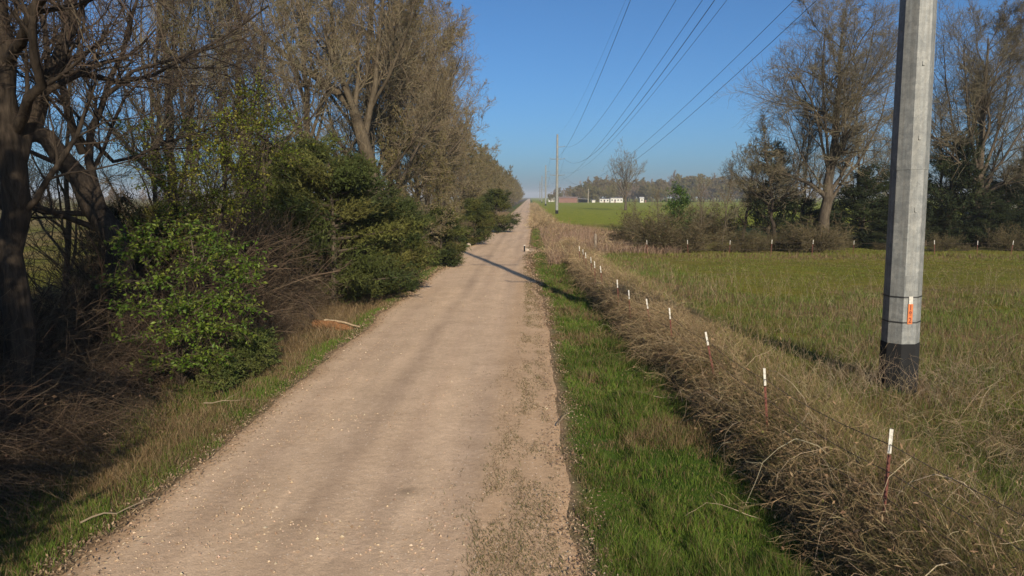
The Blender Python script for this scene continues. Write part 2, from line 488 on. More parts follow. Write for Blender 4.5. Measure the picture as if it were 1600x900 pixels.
def axis(parts):
    out = []
    for a, b, st in parts:
        out.append(np.arange(a, b - 1e-6, st))
    out.append([parts[-1][1]])
    return np.concatenate(out)
gx = axis([(-4500, -1000, 700), (-1000, -200, 80), (-200, -60, 14), (-60, -20, 2), (-20, -9, .4), (-9, 7, .2), (7, 20, .35), (20, 60, 1.2), (60, 200, 8), (200, 1000, 60), (1000, 4500, 700)])
gy = axis([(-300, -20, 20), (-20, 4, 2), (4, 30, .25), (30, 70, .5), (70, 150, 2), (150, 700, 10), (700, 2000, 100), (2000, 7000, 500)])
GX, GY = np.meshgrid(gx, gy)
xl_, xr_ = edges(GY)
inside = np.minimum(GX - xl_, xr_ - GX)
GZ = hgt(GX, GY) - 0.07 * sstep(0.05, 0.35, inside) - .004
mb = MB()
ny, nx = GX.shape
ii = np.arange(ny - 1)[:, None] * nx + np.arange(nx - 1)[None, :]
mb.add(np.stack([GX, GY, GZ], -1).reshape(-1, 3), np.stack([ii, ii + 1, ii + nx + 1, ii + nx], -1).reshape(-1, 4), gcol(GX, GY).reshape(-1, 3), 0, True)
tag(mb.build("ground", M_GROUND), "rough grassy ground running out to the horizon on both sides of the road", "ground", kind="structure")

# the road sheet
ry = axis([(-60, 4, 2), (4, 40, .2), (40, 120, .5), (120, 400, 4), (400, 1600, 40)])
t = np.linspace(0, 1, 41)
xl_, xr_ = edges(ry)
RX = (xl_ - .12)[:, None] * (1 - t) + (xr_ + .12)[:, None] * t
RY = ry[:, None] + 0 * RX
RZ = hgt(RX, RY) + 0.012
RZ[:, 0] -= .06; RZ[:, -1] -= .06
# shallow wheel ruts
for c_, s_ in ((-3.9, .38), (-2.35, .42), (-0.95, .35)):
    RZ -= 0.018 * np.exp(-((RX - c_ - .25 * (fbm(RY, RY * 0 + c_, 14, 31) - .5)) / s_) ** 2)
RZ += .006 * (fbm(RX, RY * .4, .9, 33) - .5) * (RY < 130)
n1 = fbm(RX, RY, 2.4, 41); n2 = fbm(RX, RY, .5, 42)
base = np.array([.60, .445, .31])
rc = base * np.ones(RX.shape + (3,))
for c_, s_, d_ in ((-2.85, .26, .78), (-.95, .30, .87), (-4.3, .25, .90), (-2.0, .18, .93)):
    k = np.exp(-((RX - c_ - .4 * (fbm(RY, RY * 0 + c_, 10, 31) - .5)) / s_) ** 2) * (.55 + .9 * (fbm(RX, RY * .25, 1.2, 34) - .2))
    rc = lerp(rc, base * np.array([d_, d_ * .985, d_ * .99]), np.clip(k, 0, 1))
rc = lerp(rc, base * np.array([.86, .80, .72]), sstep(.45, .0, np.minimum(RX - xl_[:, None], xr_[:, None] - RX) + .3 * (n2 - .5)))
# weedy, browner right shoulder
sh = sstep(-.95, -.45, RX + .5 * (fbm(RX, RY * .2, 1.4, 43) - .5)) * sstep(60, 35, RY)
rc = lerp(rc, base * np.array([.86, .80, .72]), sh * .8)
st_ = np.exp(-((RX + 1.72) / .16) ** 2 - ((RY - 9.55) / .10) ** 2)
rc = lerp(rc, base * .55, np.clip(st_ * 1.2, 0, 1))
mb = MB()
ny, nx = RX.shape
ii = np.arange(ny - 1)[:, None] * nx + np.arange(nx - 1)[None, :]
mb.add(np.stack([RX, RY, RZ], -1).reshape(-1, 3), np.stack([ii, ii + 1, ii + nx + 1, ii + nx], -1).reshape(-1, 4), rc.reshape(-1, 3), 0, True)
tag(mb.build("road", M_ROAD), "pale tan gravel road running straight away to the horizon", "road", kind="structure")

# loose stones on the road
rng = np.random.default_rng(5)
mb = MB()
n = 16000
yy = 6 + 44 * rng.random(n) ** 1.9
xl_, xr_ = edges(yy)
xx = xl_ + (xr_ - xl_ + .5) * rng.random(n)
keep = fbm(xx, yy, 1.4, 51) + .35 * np.exp(-((xx - xr_ - .1) / .3) ** 2) + .2 * np.exp(-((xx + 4.6) / .7) ** 2) + .14 * np.exp(-((xx + 3.55) / .3) ** 2) + .12 * np.exp(-((xx + 1.75) / .35) ** 2) > .44 + .25 * rng.random(n)
xx, yy = xx[keep], yy[keep]; n = len(xx)
r = np.minimum(rng.gamma(2.0, .0032, n) + .004, .026)
oc = np.array([[1, 0, 0], [-1, 0, 0], [0, 1, 0], [0, -1, 0], [0, 0, 1], [0, 0, -1]], float)
V = oc[None] * r[:, None, None] * rng.uniform(.6, 1.4, (n, 6, 1)) * np.array([1, 1, .7])
ang = rng.random(n) * 6.28
V = np.stack([V[..., 0] * np.cos(ang)[:, None] - V[..., 1] * np.sin(ang)[:, None], V[..., 0] * np.sin(ang)[:, None] + V[..., 1] * np.cos(ang)[:, None], V[..., 2]], -1)
V += np.stack([xx, yy, hgt(xx, yy) + .008 + r * .35], 1)[:, None, :]
F = np.array([[0, 2, 4], [2, 1, 4], [1, 3, 4], [3, 0, 4], [2, 0, 5], [1, 2, 5], [3, 1, 5], [0, 3, 5]])
mb.add(V.reshape(-1, 3), ((np.arange(n) * 6)[:, None, None] + F).reshape(-1, 3), np.repeat(pick(rng, n, [[.48, .36, .25], [.52, .41, .30], [.30, .21, .14], [.42, .31, .21]], None, .2), 6, 0))
tag(mb.build("gravel", M_DRY), "loose pale stones scattered over the gravel road", "gravel", kind="stuff")

# ------------------------------------------------------------------ grasses
def scatter(rng, n, x0, x1, y0, y1, p=2.0):
    x = rng.uniform(x0, x1, n)
    y = y0 * (y1 / y0) ** (rng.random(n) ** (1 / 1.0)) if p == 'log' else y0 + (y1 - y0) * rng.random(n) ** p
    return x, y
rng = np.random.default_rng(11)
GB = [[.08, .14, .014], [.105, .165, .02], [.14, .18, .03], [.06, .11, .014]]
DB = [[.20, .14, .07], [.165, .112, .055], [.26, .19, .105], [.125, .083, .042]]
# right verge
mb = MB()
x, y = scatter(rng, 380000, .2, 3.8, 5.5, 150, 'log')
bx = brush_x(y); xl_, xr_ = edges(y)
e = x - xr_
patch = fbm(x, y, 1.2, 61)
keep = (e > .12 + .5 * (fbm(x, y, .7, 62) - .35)) & (x < bx + .4) & (rng.random(len(x)) < .35 + 1.0 * sstep(.3, .5, patch))
x, y, e, patch = x[keep], y[keep], e[keep], patch[keep]
n = len(x)
tuft = fbm(x, y, .35, 63)
h = (.03 + .17 * sstep(.25, .8, tuft) * rng.uniform(.5, 1.5, n)) * (.45 + .75 * sstep(.1, .9, e)) * (1 + .3 * sstep(.5, .7, fbm(x, y, 2.5, 66)))
wd = np.maximum(.0045, y * .00055) * rng.uniform(.7, 1.3, n)
dry = rng.random(n) < .20 + .55 * sstep(.5, .68, fbm(x, y, 1.5, 64)) + .5 * sstep(.45, .05, e)
c = np.where(dry[:, None], pick(rng, n, DB), pick(rng, n, GB) * (0.35 + 1.1 * fbm(x, y, .9, 65))[:, None])
blades(mb, rng, x, y, hgt(x, y) - .01, h, wd, rng.uniform(.1, .9, n), c)
tag(mb.build("verge_grass", M_GRASS), "lush green grass on the strip between the gravel road and the fence brush", "grass", kind="stuff")
# left verge
mb = MB()
x, y = scatter(rng, 290000, -9.6, -4.6, 5.5, 190, 'log')
xl_, xr_ = edges(y)
e = xl_ - x
keep = (e > .05 + .5 * (fbm(x, y, .7, 72) - .4)) & (rng.random(len(x)) < .3 + sstep(.3, .5, fbm(x, y, 1.0, 71)))
lg_ = at_z(523, 511, -.05)
keep &= ~((np.abs(x - lg_[0]) < 1.0) & (y < lg_[1] + .3) & (y > lg_[1] - 1.2) & (rng.random(len(x)) < .8))
x, y, e = x[keep], y[keep], e[keep]; n = len(x)
pd = fbm(x, y, 2.2, 73) * .6 + fbm(x, y, .7, 74) * .4
tall = sstep(16, 23, y) * sstep(.5, 1.5, e)
kk_ = (x > -8.3) | (y > 17.5)
x, y, e, pd, tall = x[kk_], y[kk_], e[kk_], pd[kk_], tall[kk_]; n = len(x)
dry = rng.random(n) < np.clip(.25 + .6 * sstep(.40, .6, pd) + .5 * tall, 0, .93)
h = np.where(dry, .10 + .22 * rng.random(n) * sstep(0, .8, e) + .55 * tall * rng.random(n) ** 1.5, .06 + .16 * fbm(x, y, .4, 75)) * (.4 + .6 * sstep(.0, .5, e))
wd = np.maximum(.006, y * .00055) * rng.uniform(.6, 1.2, n)
c = np.where(dry[:, None], pick(rng, n, DB), pick(rng, n, GB))
blades(mb, rng, x, y, hgt(x, y) - .01, h, wd, np.where(dry, rng.uniform(.2, 1.15, n), rng.uniform(.1, .8, n)), c)
tag(mb.build("verge_grass", M_GRASS), "mixed green and dead tan grass on the verge under the left trees", "grass", kind="stuff")
# rough grass right of the fence
mb = MB()
x, y = scatter(rng, 330000, 3.0, 30, 5.0, 60, 'log')
x = 3.0 + (x - 3.0) * np.clip(y / 28, .35, 1)
bx = brush_x(y)
rough = np.maximum(sstep(27, 21, y + 5 * (fbm(x, y, 3.0, 21) - .5)), sstep(8.5, 5, x))
keep = (x > bx + .75) & (rng.random(len(x)) < rough * (.3 + 1.1 * sstep(.3, .55, fbm(x, y, 1.3, 81)))) & (np.hypot(x - 6.6, y - 12.5) > .45)
x, y = x[keep], y[keep]; n = len(x)
g = fbm(x, y, 2.0, 82)
dry = rng.random(n) < np.clip(.20 + 1.3 * (g - .48), .05, .7)
h = np.where(dry, .10 + .34 * rng.random(n) ** 2.5, .07 + .16 * rng.random(n))
wd = np.maximum(.005, y * .0005) * rng.uniform(.6, 1.2, n)
c = np.where(dry[:, None], pick(rng, n, DB), pick(rng, n, [[.11, .145, .026], [.14, .16, .036], [.08, .125, .02]]))
blades(mb, rng, x, y, hgt(x, y) - .01, h, wd, np.where(dry, rng.uniform(.1, 1.1, n), rng.uniform(.1, .8, n)), c)
tag(mb.build("rough_grass", M_GRASS), "tall dead grass mixed with green around the foot of the big steel pole", "grass", kind="stuff")
# mown field
mb = MB()
x, y = scatter(rng, 260000, 4.5, 60, 20, 60, 1.0)
rough = np.maximum(sstep(27, 21, y + 5 * (fbm(x, y, 3.0, 21) - .5)), sstep(8.5, 5, x))
keep = (x < 8 + y * .85) & (rng.random(len(x)) < (1 - rough) * (.3 + 1.0 * sstep(.3, .6, fbm(x, y, 2.2, 91))))
x, y = x[keep], y[keep]; n = len(x)
edge = np.exp(-((y - 46.5) / 2.0) ** 2)
h = .03 + .045 * rng.random(n) + .08 * sstep(.55, .75, fbm(x, y, 2.0, 92)) * rng.random(n) + .45 * edge * rng.random(n) ** 2
wd = np.maximum(.008, y * .0005) * rng.uniform(.6, 1.3, n)
dry = rng.random(n) < .10 + .38 * sstep(.48, .68, fbm(x, y, 6, 93)) + .45 * edge
c = np.where(dry[:, None], pick(rng, n, DB) * .9, pick(rng, n, [[.135, .155, .022], [.165, .17, .028], [.105, .14, .018]]))
blades(mb, rng, x, y, hgt(x, y) - .01, h, wd, rng.uniform(.2, 1.0, n), c)
tag(mb.build("field_grass", M_GRASS), "short olive grass of the fenced field behind the steel pole", "grass", kind="stuff")
# weeds on the right road shoulder
mb = MB()
x, y = scatter(rng, 110000, -1.5, .9, 6.0, 60, 'log')
xl_, xr_ = edges(y)
lane = np.exp(-((x + .05) / .16) ** 2) + .7 * np.exp(-((x - xr_ + .28) / .14) ** 2) + sstep(19, 8, y) * .9 * np.exp(-((x + .35) / .42) ** 2)
keep = (x < xr_ + .1) & (rng.random(len(x)) < 1.05 * lane * sstep(.43, .60, fbm(x * 1.6, y * .55, .45, 101) * .6 + fbm(x * 1.5, y * .3, 1.2, 102) * .4 + .03))
x, y = x[keep], y[keep]; n = len(x)
c = np.where((rng.random(n) < .4)[:, None], pick(rng, n, DB) * .8, pick(rng, n, [[.10, .105, .028], [.08, .09, .022], [.125, .11, .035]]))
blades(mb, rng, x, y, hgt(x, y), .02 + .05 * rng.random(n), np.maximum(.006, y * .0005), rng.uniform(.5, 1.1, n), c * 1.05)
tag(mb.build("weeds", M_GRASS), "low olive weeds in broken bands along the right shoulder of the gravel road", "weeds", kind="stuff")

mb = MB()
n = 12000
y = 5.8 * (60 / 5.8) ** rng.random(n); xl_, xr_ = edges(y)
x = xr_ + .12 + .22 * rng.normal(size=n)
k = rng.random(n) < sstep(.38, .6, fbm(x, y, .8, 261)) + .15
x, y = x[k], y[k]; n = len(x)
leaves(mb, rng, np.stack([x, y, hgt(x, y) + .015 + .02 * rng.random(n)], 1), np.maximum(.05, y * .003), pick(rng, n, [[.20, .135, .085], [.26, .185, .12], [.14, .095, .06], [.32, .24, .16]]), 0, -.05, 2.0, .4)
n = 9000
y = 5.8 * (60 / 5.8) ** rng.random(n); xl_, xr_ = edges(y)
x = xl_ - .12 + .25 * rng.normal(size=n)
leaves(mb, rng, np.stack([x, y, hgt(x, y) + .015 + .02 * rng.random(n)], 1), np.maximum(.05, y * .003), pick(rng, n, [[.25, .175, .11], [.31, .23, .15], [.19, .13, .08]]), 0, -.05, 2.0, .4)
tag(mb.build("leaf_litter", M_DRY), "brown dead leaves and grass bits along both ragged edges of the gravel road", "leaf litter", kind="stuff")

# ------------------------------------------------------------------ brush
def canes(mb, rng, x, y, z, length, lean0, droop, r0, cols, S=6, kids=3, kidlen=.35, m=3, wander=.36):
    n = len(x)
    az = rng.random(n) * 6.28
    d = norm(np.stack([np.cos(az) * lean0, np.sin(az) * lean0, np.ones(n)], 1))
    P = np.empty((n, S, 3)); P[:, 0] = np.stack([x, y, z], 1)
    for s in range(1, S):
        d = norm(d + rng.normal(size=(n, 3)) * wander + np.stack([np.cos(az) * .06, np.sin(az) * .06, -droop * s / S * np.ones(n)], 1))
        P[:, s] = P[:, s - 1] + d * (length / (S - 1))[:, None]
    gz = hgt(P[:, :, 0], P[:, :, 1]) + .02
    P[:, :, 2] = np.maximum(P[:, :, 2], gz)
    Rr = (np.asarray(r0)[:, None] if np.ndim(r0) else r0) * np.linspace(1, .35, S)[None, :] * np.ones((n, 1))
    tubes(mb, P, Rr, m, cols)
    if kids:
        Q, Q2 = spawn(rng, P, Rr, kids, .25, 1.0, .4, 1.2, kidlen, 3, .25, 0.0, .65, .5, rmin=.002)
        tubes(mb, Q, Q2, 3, np.repeat(cols, kids, 0))
    return P
BR = [[.225, .16, .085], [.30, .22, .12], [.14, .098, .054], [.37, .28, .165], [.19, .132, .072]]
BRH = [[.085, .07, .036], [.11, .09, .046], [.06, .048, .026], [.135, .105, .06]]
def litter_leaves(mb, rng, P, n, size, cols):
    i = rng.integers(0, len(P), n); j = rng.integers(1, P.shape[1], n)
    pos = P[i, j] + rng.normal(size=(n, 3)) * .05
    leaves(mb, rng, pos, size, pick(rng, n, cols), 0, .4, .3, .6)

rng = np.random.default_rng(21)
mb = MB()
nc = 150
yc = 5.2 * (60 / 5.2) ** ((np.arange(nc) + rng.random(nc)) / nc)
xc = brush_x(yc) + .42 + .42 * rng.random(nc) + .12 * sstep(12, 20, yc)
hc = rng.uniform(.50, 1.15, nc) * (.66 + .44 * sstep(9, 20, yc)) * np.where(rng.random(nc) < .18, .5, 1)
rcl = rng.uniform(.18, .45, nc)
per = rng.integers(70, 170, nc)
i = np.repeat(np.arange(nc), per); n = len(i)
dx_ = rng.normal(size=n) * rcl[i] * .7; dy_ = rng.normal(size=n) * rcl[i] * (1 + .02 * yc[i])
x = np.maximum(xc[i] + dx_, brush_x(yc[i] + dy_) + .06); y = yc[i] + dy_
L = hc[i] * rng.uniform(.45, 1.25, n)
tone = rng.uniform(.72, 1.25, nc)[i][:, None]
P = canes(mb, rng, x, y, hgt(x, y) - .02, L, .5, .6, np.maximum(.0040, y * .00025), pick(rng, n, BR) * tone, kids=6, kidlen=.45)
litter_leaves(mb, rng, P, 15000, .05, [[.20, .13, .075], [.14, .09, .055], [.26, .19, .11], [.10, .10, .03]])
# straight dead stalks with seed heads poking out
n = 900
y = 5.3 * (45 / 5.3) ** rng.random(n); x = brush_x(y) + .3 + 1.1 * rng.random(n)
P = canes(mb, rng, x, y, hgt(x, y), .5 + .55 * rng.random(n), .25, .12, np.maximum(.003, y * .0002), pick(rng, n, [[.30, .22, .13], [.36, .28, .18], [.22, .15, .09]]), S=5, kids=2, kidlen=.2)
leaves(mb, rng, P[:, -1] + rng.normal(size=(n, 3)) * .01, .07, pick(rng, n, [[.24, .16, .09], [.18, .12, .07]]), 0, -.8, .3, .3)
# low matted stems and leaf litter at the foot
n = 6000
y = 5.2 * (58 / 5.2) ** rng.random(n); x = brush_x(y) + .1 + .9 * rng.random(n)
canes(mb, rng, x, y, hgt(x, y), .25 + .3 * rng.random(n), 1.6, .9, np.maximum(.0035, y * .00025), pick(rng, n, BR) * .8, S=4, kids=3, kidlen=.5)
# a few long arching canes
m_ = 70; y2 = 5.5 * (40 / 5.5) ** rng.random(m_); x2 = brush_x(y2) + rng.normal(size=m_) * .5 + .5
canes(mb, rng, x2, y2, hgt(x2, y2), 1.4 + .9 * rng.random(m_), .9, .9, np.full(m_, .006), pick(rng, m_, [[.27, .21, .15], [.33, .27, .19]]), S=9, kids=2, kidlen=.2)
tag(mb.build("brambles", M_DRY), "tangled bank of dead brown brambles grown through the roadside wire fence", "brambles", kind="stuff")

# dead grass hanging over the top of the bank
mb = MB()
n = 170000
y = 5.2 * (50 / 5.2) ** rng.random(n); x = brush_x(y) + .25 + 1.8 * rng.beta(1.3, 2.0, n)
k = rng.random(n) < .25 + sstep(.35, .6, fbm(x, y, 1.1, 251))
x, y = x[k], y[k]; n = len(x)
blades(mb, rng, x, y, hgt(x, y) - .02, .16 + .46 * rng.random(n) ** 1.4, np.maximum(.0042, y * .00045) * rng.uniform(.6, 1.2, n), rng.uniform(.3, 1.2, n), pick(rng, n, [[.26, .18, .095], [.21, .145, .075], [.32, .235, .135], [.13, .155, .028]], [3, 3, 2, 4.5]))
tag(mb.build("dead_grass", M_DRY), "tan dead grass drooping over the top of the bank along the fence posts", "grass", kind="stuff")

# tall weed stalks in the rough grass
mb = MB()
n = 2200
y = 6 * (30 / 6) ** rng.random(n); x = 4.3 + rng.random(n) * np.clip(y * .62, 4, 16)
k = (rng.random(n) < .2 + sstep(.4, .62, fbm(x, y, 2.4, 211))) & (np.hypot(x - 6.6, y - 12.5) > .5)
x, y = x[k], y[k]; n = len(x)
canes(mb, rng, x, y, hgt(x, y), .45 + .65 * rng.random(n), .22, .12, np.maximum(.0024, y * .00017), pick(rng, n, [[.24, .18, .11], [.32, .25, .16], [.20, .15, .10]]), S=5, kids=4, kidlen=.22, wander=.10)
# dead stems hugging the pole foot and the hollow
y3 = 12.0 + rng.normal(size=260) * .55; x3 = 6.6 + rng.normal(size=260) * 1.0
k = np.hypot(x3 - 6.6, y3 - 12.5) > .42
x3, y3 = x3[k], y3[k]
canes(mb, rng, x3, y3, hgt(x3, y3), .4 + .7 * rng.random(len(x3)), .4, .3, np.full(len(x3), .0032), pick(rng, len(x3), [[.28, .22, .14], [.20, .15, .10]]), S=5, kids=3, kidlen=.25, wander=.16)
y3 = 9.7 + rng.normal(size=600) * .8; x3 = 7.4 + rng.normal(size=600) * 1.2
k = x3 > 4.6
x3, y3 = x3[k], y3[k]
canes(mb, rng, x3, y3, hgt(x3, y3), .4 + .6 * rng.random(len(x3)), .7, .7, np.full(len(x3), .0038), pick(rng, len(x3), BR) * .7, S=5, kids=4, wander=.25)
tag(mb.build("weed_stalks", M_DRY), "thin dry weed stalks standing in the rough grass around the steel pole", "weeds", kind="stuff")

# left thicket
mb = MB()
n = 26000
y = 6.0 * (75 / 6.0) ** rng.random(n)
x = -7.9 - rng.gamma(1.6, .8, n) + .3 * np.sin(y * .7)
dens = fbm(x, y, 2.2, 221)
k = (rng.random(n) < .25 + .9 * sstep(.38, .6, dens)) & (x > -13)
x, y, dens = x[k], y[k], dens[k]; n = len(x)
L = (.6 + 1.9 * rng.random(n)) * (.55 + .8 * dens) * np.clip(.5 + (-7.4 - x) * .55, .35, 1.25)
P = canes(mb, rng, x, y, hgt(x, y) - .02, L, .7, .6, np.maximum(.005, y * .00026), pick(rng, n, [[.052, .036, .024], [.078, .055, .036], [.036, .025, .017], [.115, .082, .055]]), S=6, kids=4, kidlen=.4)
litter_leaves(mb, rng, P, 16000, .06, [[.12, .08, .05], [.09, .06, .04]])
tag(mb.build("undergrowth", M_DRY), "dark brown leafless undergrowth beneath the left row of trees", "undergrowth", kind="stuff")

# tall dead growth beyond the field corner
mb = MB()
n = 46000
y = 44 + 68 * rng.random(n) ** 1.3; x = 1.2 + 10.5 * rng.random(n)
k = (y + 4.5 * (x - 4) < 92 + 8 * rng.random(n)) & (x < 10.5) & (rng.random(n) < .3 + sstep(.35, .6, fbm(x, y, 3, 231))) & ~((y < 49) & (x > 3.2))
x, y = x[k], y[k]; n = len(x)
blades(mb, rng, x, y, hgt(x, y), .30 + .55 * rng.random(n), np.full(n, .03) * rng.uniform(.6, 1.3, n), rng.uniform(.05, .7, n), pick(rng, n, [[.23, .155, .11], [.19, .125, .09], [.28, .20, .14], [.15, .10, .07]]))
n = 2600
y = 44 + 55 * rng.random(n) ** 1.2; x = 1.2 + 9 * rng.random(n)
k = (y + 4.5 * (x - 4) < 90) & (fbm(x, y, 4, 233) > .45) & ~((y < 49) & (x > 3.2))
x, y = x[k], y[k]; n = len(x)
canes(mb, rng, x, y, hgt(x, y), .8 + 1.2 * rng.random(n), .6, .6, np.full(n, .016), pick(rng, n, BR), S=5, kids=4)
tag(mb.build("dead_growth", M_DRY), "tall pinkish brown dead growth at the far corner of the fenced field", "weeds", kind="stuff")
# brush line carrying on along the far fence
mb = MB()
n = 9000
y = 95 + 330 * rng.random(n) ** 1.6; x = 2.0 + rng.normal(size=n) * .7
k = fbm(x * 0, y, 14, 241) > .36
x, y = x[k], y[k]; n = len(x)
canes(mb, rng, x, y, hgt(x, y), .8 + 1.1 * rng.random(n), .7, .7, np.full(n, .03), pick(rng, n, BR), S=4, kids=3)
tag(mb.build("brush_strip", M_DRY), "brown brush strip along the right road edge far down the line of poles", "brush", kind="stuff")

# ------------------------------------------------------------------ trees
TW_TAN = [[.15, .12, .078], [.115, .09, .06], [.185, .15, .098]]
TW_GREY = [[.145, .122, .078], [.11, .092, .06], [.18, .153, .10]]
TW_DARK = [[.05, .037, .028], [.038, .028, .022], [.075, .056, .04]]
BUD_TAN = [[.20, .16, .075], [.18, .15, .06], [.23, .18, .092], [.165, .145, .048]]
BUD_OLIVE = [[.11, .105, .026], [.14, .12, .032], [.09, .092, .02]]

def build_tree(name, seed, trunk, limbs=(), n_limb=10, t0=.35, limb_len=.5, ang=(.45, .9), k2=7, k3=7, k4=6, up=.12,
               bark=None, twigs=TW_TAN, buds=None, nbud=1, budsize=.05, twig_r=.005, wander=.16, k2len=.5, k3len=.5, k4len=.55, side=None, limb_scale=1.0, rf1=.55):
    """trunk: list of (x,y,z,r); limbs: further lists of (x,y,z,r). Makes an Empty at the base with trunk and crown."""
    rng = np.random.default_rng(seed)
    t = empty(name, (0, 0, 0))
    tm = MB(); cm = MB()
    S0 = 14
    tr = resample(trunk, S0)
    tr[1:-1, :3] += rng.normal(size=(S0 - 2, 3)) * .25 * tr[1:-1, 3:4]
    P0 = tr[None, :, :3]; R0 = tr[None, :, 3].copy()
    R0[0, 0] *= 1.25
    tubes(tm, P0, R0, 12, (1, 1, 1), 0, True)
    Ls = []; Rs = []
    for l in limbs:
        q = resample(l, 9); q[:, 3] *= .78 * limb_scale; q[1:, :3] += rng.normal(size=(8, 3)) * .35 * q[1:, 3:4]
        Ls.append(q[:, :3]); Rs.append(q[:, 3])
    if n_limb:
        q, qr = spawn(rng, P0, R0, n_limb, t0, 1.0, ang[0], ang[1], limb_len, 9, wander * .8, up, rf1, .18, side=side, rmin=.02)
        Ls += list(q); Rs += list(qr)
    P1 = np.array(Ls); R1 = np.array(Rs)
    tubes(tm, P1, R1, 7, (1, 1, 1), 0, True)
    P2, R2 = spawn(rng, P1, R1, k2, .18, 1.0, .4, .95, k2len, 7, wander, up * .9, .5, .25, side=side, rmin=.012)
    tubes(tm, P2, R2, 5, (1, 1, 1), 0, True)
    P3, R3 = spawn(rng, P2, R2, k3, .12, 1.0, .4, 1.0, k3len, 5, wander * 1.1, up * .8, .5, .35, rmin=.007)
    tubes(cm, P3, R3, 3, pick(rng, len(P3), twigs))
    P4, R4 = spawn(rng, P3, R3, k4, .08, 1.0, .4, 1.0, k4len, 4, wander * 1.2, up * .6, .6, .5, rmin=twig_r)
    tubes(cm, P4, R4, 3, pick(rng, len(P4), twigs))
    if buds is not None and nbud:
        nb = int(len(P4) * nbud)
        i = rng.integers(0, len(P4), nb); j = rng.integers(1, 4, nb)
        f = rng.random(nb)[:, None]
        pos = P4[i, j - 1] * (1 - f) + P4[i, j] * f
        leaves(cm, rng, pos + rng.normal(size=(nb, 3)) * .02, budsize, pick(rng, nb, buds), 1, .1, .3, .6)
    tm.build("trunk", bark or M_BARK, t)
    cm.build("crown", [M_TWIG, M_LEAF], t)
    return t

def place(t, x, y, rz=0.0, s=1.0, sz=None):
    t.location = (x, y, float(hgt(x, y)) - .05)
    t.rotation_euler = (0, 0, rz)
    t.scale = (s, s, sz or s)
    return t
def straight(h, r, seed=0, lean=(0, 0), n=7):
    g = np.random.default_rng(seed)
    p = [[0, 0, 0, r]]
    for i in range(1, n):
        f = i / (n - 1)
        p.append([lean[0] * f + g.normal() * .12 * r * 3, lean[1] * f + g.normal() * .12 * r * 3, h * f, r * (1 - .8 * f)])
    return p
def px_line(pts, y0, base, r0, r1):
    """a limb through picture points (u, v, metres nearer or farther than y0), turned into local coordinates"""
    out = []
    for i, (u, v, dy) in enumerate(pts):
        p = at_y(u, v, y0 + dy) - np.array(base)
        out.append([p[0], p[1], p[2], r0 + (r1 - r0) * i / (len(pts) - 1)])
    return out

# --- the two dark trees at the left edge
by = 12.2
b0 = at_y(28, 640, by); b0[2] = float(hgt(b0[0], by)) - .1
T = build_tree("bare_tree", 301, px_line([(40, 690, 0), (30, 500, 0), (24, 330, 0), (14, 180, 0), (0, 40, 0), (-18, -120, 0)], by, b0, .25, .16),
    limbs=[px_line([(28, 250, 0), (62, 150, .3), (105, 60, .8), (120, -30, 1.2), (150, -150, 1.4)], by, b0, .2, .07),
           px_line([(22, 210, 0), (60, 130, -.6), (50, 20, -1), (90, -90, -1.2)], by, b0, .12, .05),
           px_line([(24, 330, 0), (-60, 260, .4), (-140, 160, .4), (-220, 40, .4)], by, b0, .15, .05),
           px_line([(80, 110, .6), (200, 130, 1.5), (300, 90, 2.4), (420, 10, 3.2)], by, b0, .07, .02),
           px_line([(10, 100, 0), (100, -60, -1.5), (240, -160, -2), (380, -260, -2)], by, b0, .12, .04)],
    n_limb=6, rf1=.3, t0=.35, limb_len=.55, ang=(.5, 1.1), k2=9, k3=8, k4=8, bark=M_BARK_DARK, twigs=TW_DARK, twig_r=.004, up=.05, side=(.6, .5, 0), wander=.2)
T.location = b0
tag(T, "thick dark leafless trunk rising straight up at the left edge of the photo", "tree", "dark bare trees at the left edge")
by = 17.5
b0 = at_y(190, 470, by); b0[2] = float(hgt(b0[0], by)) - .1
T = build_tree("bare_tree", 302, px_line([(205, 520, 0), (178, 380, 0), (150, 320, .1), (105, 255, .3), (50, 200, .5), (-10, 165, .6), (-70, 60, .6)], by, b0, .34, .15),
    limbs=[px_line([(160, 330, 0), (140, 270, .4), (138, 215, .6), (160, 160, 1), (190, 90, 1.4), (215, 0, 1.8)], by, b0, .17, .05),
           px_line([(130, 240, .5), (105, 170, .2), (95, 100, 0), (130, 20, -.3), (140, -80, -.6)], by, b0, .14, .05),
           px_line([(145, 220, .6), (185, 260, 1), (240, 230, 1.5), (330, 200, 2.2), (430, 150, 3)], by, b0, .08, .02),
           px_line([(165, 150, 1), (210, 110, .8), (280, 90, .6), (380, 60, .4)], by, b0, .08, .02),
           px_line([(60, 205, .5), (80, 110, .4), (60, 0, .4), (70, -120, .4)], by, b0, .13, .04)],
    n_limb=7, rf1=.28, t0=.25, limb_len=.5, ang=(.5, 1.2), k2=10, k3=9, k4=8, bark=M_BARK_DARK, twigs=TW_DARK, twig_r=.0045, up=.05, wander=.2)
T.location = b0
tag(T, "dark tree leaning left with a forked trunk behind the bright green bush", "tree", "dark bare trees at the left edge")

